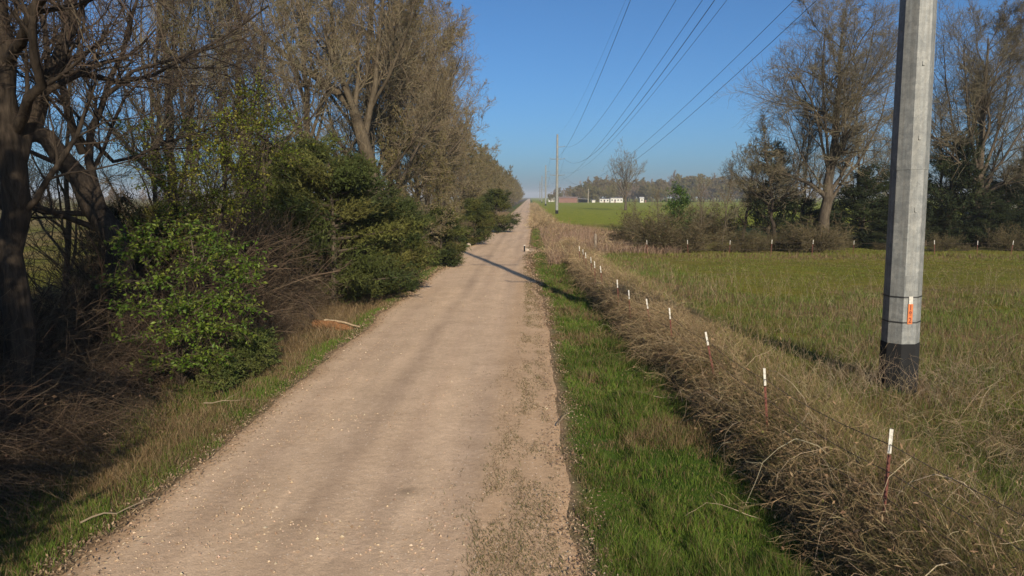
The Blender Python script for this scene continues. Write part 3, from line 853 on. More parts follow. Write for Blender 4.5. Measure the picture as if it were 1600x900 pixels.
# --- the tall forked tree above the cedars
by = 36.0
b0 = at_y(597, 430, by); b0[2] = float(hgt(b0[0], by)) - .1
T = build_tree("bare_tree", 303, px_line([(600, 440, 0), (592, 330, 0), (578, 260, 0), (566, 205, 0), (552, 170, .2), (520, 140, .6), (470, 105, 1), (425, 70, 1.2), (380, 20, 1.4)], by, b0, .44, .07),
    limbs=[px_line([(566, 205, 0), (545, 150, -.2), (525, 80, -.6), (515, 0, -1), (505, -110, -1.2)], by, b0, .24, .07),
           px_line([(570, 215, 0), (584, 150, .3), (590, 80, .6), (600, 0, .8), (612, -120, 1)], by, b0, .22, .07),
           px_line([(580, 170, .3), (612, 110, -.5), (640, 40, -1), (660, -60, -1.4)], by, b0, .12, .04),
           px_line([(470, 105, 1), (440, 50, .4), (430, -20, 0), (410, -90, 0)], by, b0, .10, .03),
           px_line([(520, 140, .6), (455, 130, .1), (400, 95, -.4), (350, 40, -.8)], by, b0, .10, .03),
           px_line([(588, 300, 0), (540, 250, -.6), (490, 215, -1.1), (440, 200, -1.4)], by, b0, .09, .03),
           px_line([(590, 290, 0), (640, 230, -.6), (690, 170, -1.1), (720, 90, -1.4)], by, b0, .10, .03)],
    n_limb=5, t0=.4, limb_len=.35, ang=(.5, 1.0), k2=11, k3=10, k4=11, bark=M_BARK_PALE, twigs=TW_TAN, buds=BUD_TAN, nbud=1.3, budsize=.05, twig_r=.006, up=.10, wander=.15, k2len=.45)
T.location = b0
tag(T, "tall bare tree with pale forked trunk rising behind the big cedars", "tree")

# --- prototypes
tall_a = build_tree("bare_tree", 311, straight(15.5, .30, 1, (.6, .3)), n_limb=17, t0=.2, limb_len=.42, ang=(.45, .95), k2=9, k3=9, k4=11, buds=BUD_TAN, nbud=1.8, budsize=.075, twig_r=.0075, up=.12)
tall_b = build_tree("bare_tree", 312, straight(14.5, .27, 2, (-.5, .4)), n_limb=17, t0=.14, limb_len=.45, ang=(.5, 1.0), k2=9, k3=9, k4=11, buds=BUD_TAN, nbud=2.0, budsize=.075, twig_r=.007, up=.10, twigs=TW_TAN)
tall_c = build_tree("bare_tree", 313, straight(13, .24, 3, (.4, -.6)), n_limb=14, t0=.2, limb_len=.45, ang=(.4, .85), k2=8, k3=8, k4=10, buds=BUD_OLIVE, nbud=1.2, budsize=.06, twig_r=.006, up=.13, twigs=TW_GREY)
stem = build_tree("bare_tree", 314, straight(9.5, .11, 4, (.8, .3)), n_limb=13, t0=.15, limb_len=.38, ang=(.4, 1.0), k2=7, k3=7, k4=8, twig_r=.0045, up=.12, twigs=TW_GREY, bark=M_BARK)
low_a = build_tree("bare_tree", 315, straight(8.0, .18, 5), n_limb=14, t0=.08, limb_len=.5, ang=(.5, 1.05), k2=8, k3=7, k4=8, buds=BUD_OLIVE + BUD_TAN, nbud=2.4, budsize=.10, twig_r=.010, up=.10, twigs=TW_TAN)

GR1 = "bare trees of the left row"
first = {}
def put(proto, x, y, rz, s, label, group, sz=None, cat="tree"):
    if proto not in first:
        first[proto] = 1; o = proto
    else:
        o = copy_tree(proto)
    place(o, x, y, rz, s, sz)
    return tag(o, label, cat, group)
put(tall_a, -9.6, 42, .6, 1.15, "tan twigged tree just right of the pale forked trunk, crown leaving the photo top", GR1)
put(tall_b, -8.9, 47.5, 2.1, 1.15, "tan haze-crowned tree whose side twigs reach over the road at the photo top", GR1)
put(tall_c, -11.4, 38, 4.0, 1.2, "grey twigged tree standing behind the pale forked trunk", GR1)
put(tall_b, -9.0, 56, 3.6, 1.08, "tan budded tree behind the one reaching over the road", GR1)
put(tall_a, -9.3, 64, 5.2, 1.02, "tan budded tree with rounded top, second highest on the row's sky edge", GR1)
put(tall_b, -8.8, 73, .2, 1.02, "last tall tan tree before the row steps down to lower trees", GR1)
put(tall_c, -10.5, 52, 1.0, 1.1, "grey budded tree deep in the row behind the tall tan trees", GR1)
put(tall_a, -10.2, 79, 2.2, .95, "tan tree in the back of the row beside the step down to lower trees", GR1)
put(tall_c, -11.8, 30, 5.6, 1.0, "grey twigged tree left of the pale forked trunk with olive buds", GR1)
put(tall_c, -12.6, 24.5, 2.4, .95, "grey twigged tree behind the leafy green sapling", GR1)
# bush-like trees with low twigs on the road side of the row
put(low_a, -7.4, 40.5, .3, .85, "low brown twiggy tree leaning to the road just right of the small cedar", GR1)
put(low_a, -7.2, 50, 1.9, .8, "low twiggy tree on the road edge past the small cedar", GR1)
put(low_a, -7.4, 60, 3.1, .8, "low twiggy tree on the road edge below the tall tan trees", GR1)
# thin stems at near left
for i, (u, v, y, s, rz, lb) in enumerate([
        (95, 470, 20, .95, .2, "thin bare stem between the two dark trunks at left"),
        (250, 470, 23, 1.0, 1.5, "thin bare stem just behind the bright green bush"),
        (330, 460, 25, 1.1, 2.9, "thin bare stem right of the bright green bush"),
        (440, 440, 27, 1.1, 4.4, "thin bare stem at the left side of the big cedar"),
        (400, 440, 31, 1.15, 5.5, "thin bare stem behind the leafy sapling, left of the big cedar"),
        (-30, 560, 15, .8, 3.3, "thin bare stem at the very left edge beside the thick dark trunk")]):
    p = at_y(u, v, y)
    put(stem, p[0] - (1.5 if i in (3, 4) else 0), y + (3 if i == 3 else 0), rz, s, lb, "thin bare stems in the left row")
rng = np.random.default_rng(77)
y = 88.0; i = 0
while y < 620:
    pr = [low_a, low_a, tall_c, low_a][i % 4]
    s = rng.uniform(.95, 1.2) * (1.15 if pr is low_a else .68)
    put(pr, -8.3 - rng.random() * 1.6, y, rng.random() * 6.28, s, "distant brown tree in the far stretch of the left row beyond the tall trees", "distant trees of the left row")
    y += rng.uniform(5, 8) + y * .012; i += 1

# --- right hedge trees
def hedge_tree(u, vb, y):
    p = at_y(u, vb, y); return p[0], y
oak_kw = dict(bark=M_BARK, twigs=TW_GREY, buds=[[.15, .12, .075], [.13, .11, .06]], nbud=.5, budsize=.06, twig_r=.008)
by = 56.0
b0 = at_y(1287, 392, by); b0[2] = float(hgt(b0[0], by)) - .1
T = build_tree("bare_tree", 321, px_line([(1287, 392, 0), (1291, 320, 0), (1298, 270, 0), (1306, 210, .2), (1312, 150, .4), (1312, 100, .6), (1316, 45, .8)], by, b0, .46, .05),
    limbs=[px_line([(1290, 330, 0), (1310, 290, .4), (1345, 250, .8), (1375, 190, 1), (1392, 120, 1.2)], by, b0, .25, .05),
           px_line([(1296, 280, 0), (1284, 220, -.4), (1270, 160, -.8), (1240, 110, -1), (1218, 125, -1.1)], by, b0, .22, .04),
           px_line([(1296, 275, 0), (1290, 200, -.8), (1285, 120, -1.2), (1290, 40, -1.5)], by, b0, .22, .05),
           px_line([(1304, 220, .2), (1336, 160, .6), (1356, 90, 1), (1366, 45, 1.2)], by, b0, .20, .04),
           px_line([(1300, 250, 0), (1325, 200, -1), (1350, 140, -1.6), (1380, 80, -2)], by, b0, .18, .04),
           px_line([(1292, 300, 0), (1262, 260, .5), (1240, 215, 1), (1228, 175, 1.2)], by, b0, .14, .03)],
    n_limb=16, t0=.2, limb_len=.35, ang=(.5, 1.1), k2=11, k3=10, k4=11, up=.05, wander=.17, k2len=.55, k3len=.52, limb_scale=.72, **oak_kw)
T.location = b0
tag(T, "big bare spreading tree left of the steel pole with massive forked trunk", "tree")
by = 57.0
b0 = at_y(1532, 390, by); b0[2] = float(hgt(b0[0], by)) - .1
T = build_tree("bare_tree", 322, px_line([(1532, 390, 0), (1530, 320, 0), (1530, 270, 0), (1534, 200, .2), (1540, 120, .3), (1544, 60, .4)], by, b0, .42, .05),
    limbs=[px_line([(1529, 300, 0), (1512, 260, .3), (1490, 200, .8), (1478, 130, 1), (1474, 70, 1.2)], by, b0, .24, .04),
           px_line([(1530, 275, 0), (1515, 200, -.5), (1508, 120, -1), (1506, 60, -1.2)], by, b0, .22, .04),
           px_line([(1531, 280, 0), (1555, 220, .4), (1572, 150, .8), (1582, 70, 1)], by, b0, .24, .04),
           px_line([(1532, 290, 0), (1570, 245, -.5), (1605, 190, -1), (1640, 120, -1.4)], by, b0, .22, .04),
           px_line([(1528, 285, 0), (1500, 255, -.6), (1468, 225, -1), (1448, 180, -1.4)], by, b0, .16, .03),
           px_line([(1532, 300, 0), (1565, 285, -1), (1590, 275, -1.6), (1620, 250, -2)], by, b0, .12, .03)],
    n_limb=17, t0=.22, limb_len=.42, ang=(.4, 1.1), k2=11, k3=10, k4=11, up=.06, wander=.16, k2len=.55, k3len=.52, limb_scale=.72, **oak_kw)
T.location = b0
tag(T, "big bare fan-crowned tree right of the steel pole at the photo's right edge", "tree")
GRH = "smaller trees in the hedgerow behind the field"
hx, hy = hedge_tree(1212, 390, 58)
spread = build_tree("bare_tree", 323, straight(7.0, .17, 9, (-1.0, 0)), n_limb=13, t0=.25, limb_len=.55, ang=(.6, 1.15), k2=8, k3=7, k4=6, up=.05, bark=M_BARK_DARK, twigs=TW_GREY, buds=BUD_OLIVE, nbud=.8, budsize=.07, twig_r=.008)
put(spread, hx, hy, .0, 1.08, "wide low dark tree at the left end of the hedgerow", GRH)
put(spread, hedge_tree(1160, 385, 61)[0], 61, 2.0, .9, "smallest spreading grey tree at the hedgerow's left tip", GRH)
for u, y_, s, rz, lb in ((1250, 59, 1.25, .5, "slim bare tree between the wide dark tree and the big forked tree"),
                         (1345, 58, 1.35, 2.5, "slim bare tree close right of the big forked tree"),
                         (1385, 60, 1.3, 4.5, "slim bare tree hidden partly by the steel pole's left side"),
                         (1470, 60, 1.2, 1.5, "slim bare tree just right of the steel pole"),
                         (1590, 61, 1.3, 3.5, "slim bare tree at the right end of the hedgerow"),
                         (1232, 61, 1.1, 5.5, "slim bare tree behind the dark evergreen in the hedgerow")):
    put(stem, hedge_tree(u, 388, y_)[0], y_, rz, s, lb, GRH)

for k, (u, y_, s, lb) in enumerate(((985, 55, .34, "thin bare sapling rising from the brush left of the fresh green young tree"), (1030, 56, .42, "thin bare sapling rising from the brush beside the fresh green young tree"), (1095, 57, .5, "thin bare sapling in the brush right of the fresh green young tree"), (1128, 58, .62, "taller thin bare sapling before the hedgerow's left tip"))):
    put(stem, hedge_tree(u, 388, y_)[0], y_, k * 1.9, s, lb, "bare saplings in the back fence brush")
# --- cedars
def cedar(name, seed, h, rad, n=4200, shape=.7, cols=None, sizes=.30, open_=0.0):
    rng = np.random.default_rng(seed)
    t = empty(name, (0, 0, 0))
    tm = MB()
    tubes(tm, resample([[0, 0, 0], [.1, .05, h * .5], [.0, .1, h * .92]], 6)[None], (np.linspace(.1, .015, 6) * h / 4)[None], 7, (1, 1, 1), 0, True)
    nb = 64
    zb = h * (.04 + .86 * rng.random(nb)); az = rng.random(nb) * 6.28
    def env(z):
        q = np.clip(z / h, 0, 1)
        return rad * np.clip((1 - q) ** shape * (.55 + .45 * np.minimum(1, q * 6)), .04, 1)
    lob = rng.uniform(.6, 1.25, nb)
    tipr = env(zb) * lob
    B = np.stack([np.linspace(0, 1, 5)[None, :] * tipr[:, None] * np.cos(az)[:, None], np.linspace(0, 1, 5)[None, :] * tipr[:, None] * np.sin(az)[:, None],
                  zb[:, None] + np.linspace(0, 1, 5)[None, :] ** 1.3 * tipr[:, None] * rng.uniform(.0, .5, nb)[:, None]], -1)
    tubes(tm, B, np.linspace(.035, .006, 5)[None, :] * np.ones((nb, 1)) * h / 4, 4)
    tm.build("trunk", M_BARK, t)
    # sprays follow the boughs
    i = rng.integers(0, nb, n); f = np.clip(rng.beta(2.2, 1.1, n), 0, 1)
    k = np.minimum((f * 4).astype(int), 3); fr = (f * 4 - k)[:, None]
    p = B[i, k] * (1 - fr) + B[i, k + 1] * fr + rng.normal(size=(n, 3)) * (.07 + .055 * rad) * np.array([1, 1, .6])
    p[:, 2] = np.maximum(p[:, 2], .08)
    out = norm(np.stack([np.cos(az[i]), np.sin(az[i]), np.full(n, .35)], 1) + rng.normal(size=(n, 3)) * .55)
    kk = 11
    bc = pick(rng, nb, cols or [[.046, .058, .014], [.062, .07, .017], [.032, .044, .012], [.078, .078, .02]], None, .2)[i] * rng.uniform(.75, 1.3, (n, 1))
    L = sizes * rng.uniform(.6, 1.35, n)
    # each spray: a fan of slender pointed scales along its axis
    M = n * kk
    s = np.tile(np.linspace(0, 1, kk), n)
    ax = np.repeat(out, kk, 0); o = np.repeat(p, kk, 0) + ax * (s * np.repeat(L, kk))[:, None]
    d = norm(ax * .9 + rng.normal(size=(M, 3)) * .65)
    l2 = np.repeat(L, kk) * rng.uniform(.25, .55, M) * (1.1 - .6 * s)
    sd_ = norm(np.cross(d, rng.normal(size=(M, 3))))
    wv = l2 * .16
    v = np.stack([o - sd_ * wv[:, None], o + sd_ * wv[:, None], o + d * l2[:, None]], 1).reshape(-1, 3)
    cm = MB()
    cm.add(v, (np.arange(M) * 3)[:, None] + np.array([[0, 1, 2]]), np.repeat(np.repeat(bc, kk, 0) * rng.uniform(.8, 1.25, (M, 1)), 3, 0))
    cm.build("crown", M_CEDAR, t)
    return t
GC = "cedars of the left row"
ced_big = cedar("cedar_tree", 401, 5.6, 2.9, 9500, .45)
ced_mid = cedar("cedar_tree", 402, 4.2, 2.0, 6200, .5)
ced_small = cedar("cedar_tree", 403, 1.5, .75, 900, .6, [[.085, .10, .025], [.065, .085, .022]], .22)
ced_dark = cedar("cedar_tree", 404, 7.0, 2.9, 4000, .6, [[.022, .032, .012], [.030, .040, .014], [.018, .026, .010]], .38)
def pc(proto, u, v, y_, rz, s, label, group, sz=None):
    return put(proto, at_y(u, v, y_)[0], y_, rz, s, label, group, sz, "cedar")
pc(ced_big, 520, 440, 27.5, .3, 1.12, "largest olive green cedar, broad and bushy, left of the gravel road", GC, 1.12)
pc(ced_big, 465, 430, 30.5, 2.4, 1.15, "dark back half of the cedar clump below the pale forked trunk", GC, 1.2)
pc(ced_mid, 622, 440, 30.5, 1.0, 1.02, "smaller rounded cedar nearest the road at the clump's right end", GC)
pc(ced_mid, 400, 430, 29, 3.0, .85, "shaded cedar at the left end of the cedar clump", GC)
pc(ced_small, 345, 585, 15.6, .5, .75, "little feathery yellow-green cedar at the foot of the bright green bush", GC)
pc(ced_small, 400, 560, 17, 2.5, .9, "little feathery cedar right of the bright green bush", GC)
pc(ced_mid, 255, 440, 20.5, 1.7, .8, "shaded cedar directly behind the bright green bush", GC, .95)
pc(ced_mid, 690, 400, 43, 4.0, .9, "dark cedar under the tan trees right of the small twiggy tree", GC)
pc(ced_mid, 742, 380, 63, 2.2, 1.0, "dark cedar on the road edge below the last tall tan tree", GC)
pc(ced_mid, 775, 345, 84, 5.0, 1.25, "dark round cedar standing out from the row far up the road", GC)
pc(ced_dark, 195, 470, 24, 1.0, .62, "dark evergreen in the shade behind the leaning forked trunk", GC)
GCH = "dark evergreens of the hedgerow"
for u, y_, s, sz, rz, lb in ((1345, 57, 1.15, .98, .4, "dark evergreen right of the big forked tree's trunk"),
                             (1395, 58, 1.1, 1.0, 2.0, "dark evergreen half hidden behind the steel pole"),
                             (1480, 58, 1.25, 1.4, 1.1, "tallest dark evergreen just right of the steel pole"),
                             (1515, 61.5, 1.0, 1.05, 3.0, "dark evergreen left behind the fan-crowned tree"),
                             (1562, 58, 1.1, .8, 4.2, "dark evergreen under the fan-crowned tree's right limbs"),
                             (1600, 59, 1.2, 1.05, 5.1, "dark evergreen at the photo's right edge"),
                             (1200, 60.0, .8, 1.28, 2.2, "tall dark evergreen inside the wide low dark tree at the hedgerow's left end"),
                             (1250, 58.5, .8, .62, 2.8, "low dark evergreen left of the big forked tree"),
                             (1640, 60, 1.1, .9, .9, "dark evergreen beyond the photo's right edge")):
    pc(ced_dark, u, 388, y_, rz, s, lb, GCH, sz)

# --- leafy shrubs
def leafy(name, seed, clusters, stems, base, n, size, cols, spread=.34, flat=.55):
    """clusters: local centres with radii; leaves grow on fine twigs around them"""
    rng = np.random.default_rng(seed)
    t = empty(name, base)
    tm = MB(); cm = MB()
    for s in stems:
        q = resample(s, 8); q[1:, :3] += rng.normal(size=(7, 3)) * .03
        tubes(tm, q[None, :, :3], q[None, :, 3], 6, (1, 1, 1), 0, True)
    C = np.array(clusters, float)
    wt = C[:, 3] ** 2; wt /= wt.sum()
    nt_ = n // 9
    i = rng.choice(len(C), nt_, p=wt)
    d = norm(rng.normal(size=(nt_, 3)) * np.array([1, 1, .55]) + np.array([.15, -.25, .25]))
    p0 = C[i, :3] + d * (C[i, 3] * rng.uniform(.1, .95, nt_))[:, None] * np.array([1, 1, flat])
    p1 = p0 + norm(d + rng.normal(size=(nt_, 3)) * .5 + np.array([0, 0, -.15])) * (spread * rng.uniform(.5, 1.3, nt_))[:, None]
    PP = np.stack([p0, (p0 + p1) / 2 + np.array([0, 0, .03]), p1], 1)
    tubes(cm, PP, np.full((nt_, 3), .004), 3, pick(rng, nt_, TW_DARK))
    # boughs joining clusters to the nearest stem
    st = np.concatenate([resample(s, 20)[:, :3] for s in stems])
    for c in C:
        q = st[np.argmin(np.linalg.norm(st - c[:3], axis=1) + 2 * np.maximum(0, st[:, 2] - c[2]))]
        mid = (q + c[:3]) / 2 + np.array([0, 0, .08])
        tubes(cm, resample([q, mid, c[:3]], 5)[None], np.linspace(.02, .006, 5)[None], 5, np.array([[.10, .08, .06]]))
    f = rng.random((nt_, 9)); 
    pos = (p0[:, None] * (1 - f[..., None]) + p1[:, None] * f[..., None]).reshape(-1, 3)
    tc = np.repeat(pick(rng, nt_, cols), 9, 0)
    leaves(cm, rng, pos, size, tc * rng.uniform(.8, 1.25, (len(pos), 1)), 1, .35, 1.0, .5)
    tm.build("trunk", M_BARK_DARK, t)
    cm.build("crown", [M_TWIG, M_LEAF], t)
    return t
LG = [[.078, .132, .013], [.10, .155, .017], [.055, .10, .011], [.13, .165, .022]]
by = 15.6
b0 = at_y(283, 600, by); b0[2] = float(hgt(b0[0], by)) - .05
def cl(u, v, dy, r):
    p = at_y(u, v, by + dy) - b0; return [p[0], p[1], p[2], r]
T = leafy("leafy_shrub", 411,
    [cl(350, 392, 0, .38), cl(312, 420, -.2, .34), cl(372, 436, -.3, .36), cl(345, 470, -.5, .42), cl(290, 478, -.6, .46), cl(222, 392, .2, .36), cl(250, 440, 0, .32), cl(205, 480, -.2, .34),
     cl(325, 515, -.6, .40), cl(262, 520, -.6, .44), cl(295, 562, -.6, .34), cl(240, 566, -.5, .30), cl(338, 556, -.4, .26), cl(200, 372, .4, .30), cl(388, 478, -.2, .28), cl(268, 380, .4, .32),
     cl(396, 415, -.1, .22), cl(180, 440, .2, .24), cl(330, 372, .3, .26), cl(370, 512, -.5, .24), cl(192, 530, -.2, .24), cl(240, 350, .5, .26), cl(295, 352, .5, .28)],
    [[[0, 0, 0, .05], [.1, .1, 1.2, .04], [.5, 0, 2.6, .015]], [[0, 0, 0, .05], [-.4, .1, 1.3, .035], [-.8, .3, 2.8, .012]], [[0, 0, 0, .04], [.05, -.2, 1.0, .03], [.1, -.4, 2.2, .012]], [[0, 0, 0, .035], [.5, 0, .9, .025], [1.1, .1, 1.9, .01]], [[0, 0, 0, .035], [-.6, 0, .9, .025], [-1.2, .1, 1.6, .01]]],
    b0, 9000, .09, LG, .42, .5)
tag(T, "bright green leafy bush in front of the dark undergrowth at left", "bush")
by = 19.5
b0 = at_y(340, 500, by); b0[2] = float(hgt(b0[0], by)) - .05
T = leafy("leafy_sapling", 412,
    [cl(395, 150, 0, .55), cl(420, 195, -.2, .6), cl(370, 190, .1, .55), cl(345, 235, 0, .6), cl(300, 270, -.1, .6), cl(260, 285, -.2, .55), cl(235, 245, .3, .5), cl(380, 260, .3, .55), cl(325, 310, 0, .6),
     cl(290, 335, -.3, .6), cl(355, 330, .2, .5), cl(440, 240, .3, .45), cl(215, 205, .3, .45), cl(310, 215, .4, .5), cl(300, 375, 0, .5), cl(390, 295, .4, .4)],
    [[[0, 0, 0, .07], [.0, 0, 2.5, .05], [.4, 0, 4.6, .03], [.8, 0, 7.0, .01]], [[0, 0, 0, .06], [-.4, 0, 2.4, .045], [-.9, 0, 4.2, .025], [-1.6, .2, 5.8, .01]], [[0, 0, 1.5, .05], [.6, .2, 3.4, .03], [1.4, .2, 5.4, .012]]],
    b0, 13000, .08, [[.15, .185, .018], [.185, .20, .024], [.12, .165, .016], [.22, .21, .035]], .6, .85)
tag(T, "tall open sapling with yellow-green young leaves above the bright green bush", "tree")
by = 61.0
b0 = at_y(1055, 372, by); b0[2] = float(hgt(b0[0], by)) - .05
T = leafy("leafy_sapling", 413, [cl(1058, 300, 0, .75), cl(1066, 315, -.3, .7), cl(1048, 322, 0, .7), cl(1058, 335, -.3, .8), cl(1040, 345, 0, .6), cl(1076, 340, 0, .6), cl(1062, 355, -.3, .7)],
    [[[0, 0, 0, .06], [.1, 0, 2, .04], [.3, 0, 4, .012]], [[0, 0, 0, .05], [-.2, 0, 1.6, .03], [-.5, 0, 2.6, .012]]], b0, 4200, .17, [[.07, .13, .022], [.09, .155, .026], [.055, .11, .02]], .5, .9)
tag(T, "fresh green young tree standing alone at the brushy corner of the field", "tree")

# --- hedge shrubs (brown-olive, twiggy)
def shrub(name, seed, h, n0=70, cols=BRH, buds=None, nb=2.0, r=.010, bs=.07):
    rng = np.random.default_rng(seed)
    t = empty(name, (0, 0, 0))
    a = MB(); b = MB()
    az = rng.random(n0) * 6.28; ln = rng.uniform(.2, 1.0, n0)
    d = norm(np.stack([np.cos(az) * ln, np.sin(az) * ln, np.ones(n0)], 1))
    P = np.empty((n0, 6, 3)); P[:, 0] = np.stack([np.cos(az) * .25 * ln, np.sin(az) * .25 * ln, np.zeros(n0)], 1)
    L = h * rng.uniform(.6, 1.25, n0)
    for s in range(1, 6):
        d = norm(d + rng.normal(size=(n0, 3)) * .14 + np.stack([np.cos(az) * .06, np.sin(az) * .06, -.05 * np.ones(n0)], 1))
        P[:, s] = P[:, s - 1] + d * (L / 5)[:, None]
    Rr = np.linspace(.022, .008, 6)[None, :] * np.ones((n0, 1)) * h / 2.5
    tubes(a, P, Rr, 4, pick(rng, n0, cols))
    Q, Q2 = spawn(rng, P, Rr, 9, .15, 1, .4, 1.1, .4, 4, .2, .02, .6, .5, rmin=r * .8)
    tubes(b, Q, Q2, 3, pick(rng, len(Q), cols))
    U, U2 = spawn(rng, Q, Q2, 6, .1, 1, .4, 1.1, .5, 3, .25, .0, .7, .6, rmin=r * .6)
    tubes(b, U, U2, 3, pick(rng, len(U), cols))
    if buds is not None:
        m_ = int(len(U) * nb); i = rng.integers(0, len(U), m_)
        leaves(b, rng, U[i, rng.integers(0, 3, m_)] + rng.normal(size=(m_, 3)) * .03, bs, pick(rng, m_, buds), 1, .1, .4, .6)
    a.build("stems", M_DRY, t); b.build("crown", [M_TWIG, M_LEAF], t)
    return t
sh_a = shrub("hedge_shrub", 421, 2.7, n0=45, buds=[[.06, .062, .018], [.08, .07, .024], [.07, .052, .026]], nb=1.5, bs=.10)
sh_b = shrub("hedge_shrub", 422, 2.4, n0=45, buds=[[.08, .055, .03], [.07, .055, .024]], nb=.8, bs=.08)
GS = "twiggy shrubs along the field's back fence"
rng = np.random.default_rng(78)
lab = iter(["brown shrub nearest the road in the back fence brush", "dark shrub second from the road in the back fence brush"])
for i in range(34):
    f = (i / 33) ** 1.0
    yy = 49.5 + 4 * rng.random() + (2.5 if f > .4 else 0)
    xx = 8.2 + f * 33 + rng.normal() * .4
    pr = sh_a if (i % 3) else sh_b
    if f > .42 and i % 2:
        put(ced_dark, xx, yy + 2.5, rng.random() * 6.28, rng.uniform(.55, .8), "low dark evergreen filling the base of the hedgerow behind the back fence", "low evergreens in the hedgerow base", rng.uniform(.35, .62), "cedar")
        continue
    o = put(pr, xx, yy, rng.random() * 6.28, rng.choice([.3, .42, .5, .65, .8, 1.1]) * (1.0 if f < .4 else .62), "twiggy brown-olive shrub in the brush behind the field's back fence", GS, cat="shrub")
for i, (u, y_, s, lb) in enumerate(((1012, 60, 1.0, "olive shrub left of the fresh green young tree"), (1090, 62, 1.15, "olive shrub right of the fresh green young tree"), (1120, 64, 1.25, "tall olive shrub between the fresh green tree and the hedgerow"), (985, 57, .8, "small dark shrub at the left end of the olive brush"))):
    put(sh_a, at_y(u, 385, y_)[0], y_, i * 1.3, s, lb, GS, cat="shrub")
sh_t = shrub("thicket_shrub", 423, 3.6, n0=60, cols=[[.055, .04, .027], [.078, .056, .037], [.038, .027, .019], [.105, .077, .05]], buds=None, r=.006)
GT = "tall leafless thicket shrubs under the near left trees"
for i in range(22):
    yy = 9.5 + i * 1.25 + rng.random()
    nr = yy < 18
    put(sh_t, (-10.6 if nr else -9.5) - rng.random() * 1.6, yy, rng.random() * 6.28, rng.uniform(.5, .8) if nr else rng.uniform(.6, 1.05), "tall leafless brown shrub in the dark thicket under the near left trees", GT, cat="shrub")
for i in range(12):
    yy = 18 + i * .95 + rng.random() * .6
    put(sh_t, -8.7 - rng.random() * .9, yy, rng.random() * 6.28, rng.uniform(.38, .6), "waist-high leafless brown shrub between the bright green bush and the big cedars", "low leafless shrubs between bush and cedars", cat="shrub")
# shrubs along the left row, knee to head high
GL = "twiggy shrubs under the left row of trees"
for i in range(26):
    yy = 33 + i * 2.2 + rng.random() * 1.5
    put(sh_b, -8.2 - rng.random() * 1.0, yy, rng.random() * 6.28, rng.uniform(.5, .9), "brown leafless shrub filling the gap under the left row beyond the cedars", GL, cat="shrub")

# --- lone tree and distant wood
lone = build_tree("bare_tree", 331, straight(13, .42, 12), n_limb=15, t0=.2, limb_len=.72, ang=(.5, 1.0), k2=7, k3=6, k4=6, up=.10, bark=M_BARK, twigs=TW_GREY, twig_r=.02)
lx = at_y(977, 327, 225)[0]
place(lone, lx, 225, 0, 1.0); tag(lone, "lone bare tree standing in the bright green field", "tree")
FT1 = [[.16, .125, .085], [.13, .10, .07]]
far_a = build_tree("far_tree", 332, straight(9.5, .3, 13), n_limb=16, t0=.04, limb_len=.6, ang=(.5, 1.2), k2=6, k3=6, k4=5, up=.05, twigs=FT1, buds=[[.20, .15, .07], [.17, .14, .06]], nbud=1.8, budsize=.45, twig_r=.035)
far_b = build_tree("far_tree", 333, straight(9, .3, 14), n_limb=16, t0=.04, limb_len=.65, ang=(.5, 1.2), k2=6, k3=6, k4=5, up=.04, twigs=FT1, buds=[[.15, .14, .04], [.18, .155, .05]], nbud=2.4, budsize=.5, twig_r=.035)
far_c = build_tree("far_tree", 334, straight(9.5, .3, 15), n_limb=16, t0=.05, limb_len=.55, ang=(.5, 1.1), k2=6, k3=6, k4=5, up=.08, twigs=[[.16, .115, .085], [.19, .145, .11]], buds=None, twig_r=.055)
rng = np.random.default_rng(79)
GF = "trees of the distant wood along the horizon"
def far(u, y_, s, pr):
    put(pr, at_y(u, 312, y_)[0], y_, rng.random() * 6.28, s, "distant leafless tree in the wood along the right horizon", GF)
i = 0
u = 858.0
while u < 1180:
    y_ = rng.uniform(600, 720)
    hh = np.interp(u, [855, 880, 900, 925, 960, 1000, 1060, 1130, 1180], [.7, .95, 1.0, 1.7, 1.35, 1.45, 1.75, 1.55, 1.4])
    far(u, y_, hh * rng.uniform(.7, 1.2) * y_ / 640, [far_a, far_b, far_c, far_a][i % 4])
    u += rng.uniform(2.5, 5.5); i += 1
for u, s in ((925, 1.15), (933, 1.0), (952, .85), (1020, 1.0), (1035, .9), (1082, .95)):
    far(u, 575, s, far_b)
for u in np.arange(1190, 1700, 16):
    far(u + rng.random() * 8, rng.uniform(420, 560), rng.uniform(.8, 1.1), [far_a, far_c, far_b][int(rng.integers(3))])
# left far wood seen through the row
GF2 = "trees of the far wood beyond the left field"
for u in np.arange(-200, 700, 15):
    o = put([far_a, far_c][int(rng.integers(2))], at_y(u + rng.random() * 8, 312, 430)[0], rng.uniform(400, 470), rng.random() * 6.28, rng.uniform(.55, .85), "far tree beyond the left field seen through the trunks", GF2)

# unseen trees added behind the camera, continuing the left row, to shade the undergrowth
GB_ = "unseen shade trees added behind the viewpoint"
for (pr, x_, y_, rz, s, lb) in ((tall_b, -8.6, 1.2, 1.0, .95, "unseen tan tree added beside the viewpoint to shade the left undergrowth"), (tall_a, -9.0, -7, 2.0, .95, "unseen tan tree added behind the viewpoint to shade the left undergrowth"),
                               (ced_big, -9.9, 4.2, .5, 1.1, "unseen bushy cedar added beside the viewpoint to shade the left undergrowth"), (ced_dark, -7.6, 2.4, .5, 1.1, "unseen dark evergreen added beside the viewpoint to shade the left trunk and brush"), (ced_dark, -6.9, -2.5, 2.5, 1.2, "unseen tall dark evergreen added behind the viewpoint to shade the left trunk and brush")):
    put(pr, x_, y_, rz, s, lb, GB_, cat="tree", sz=1.6 if pr is ced_dark else None)

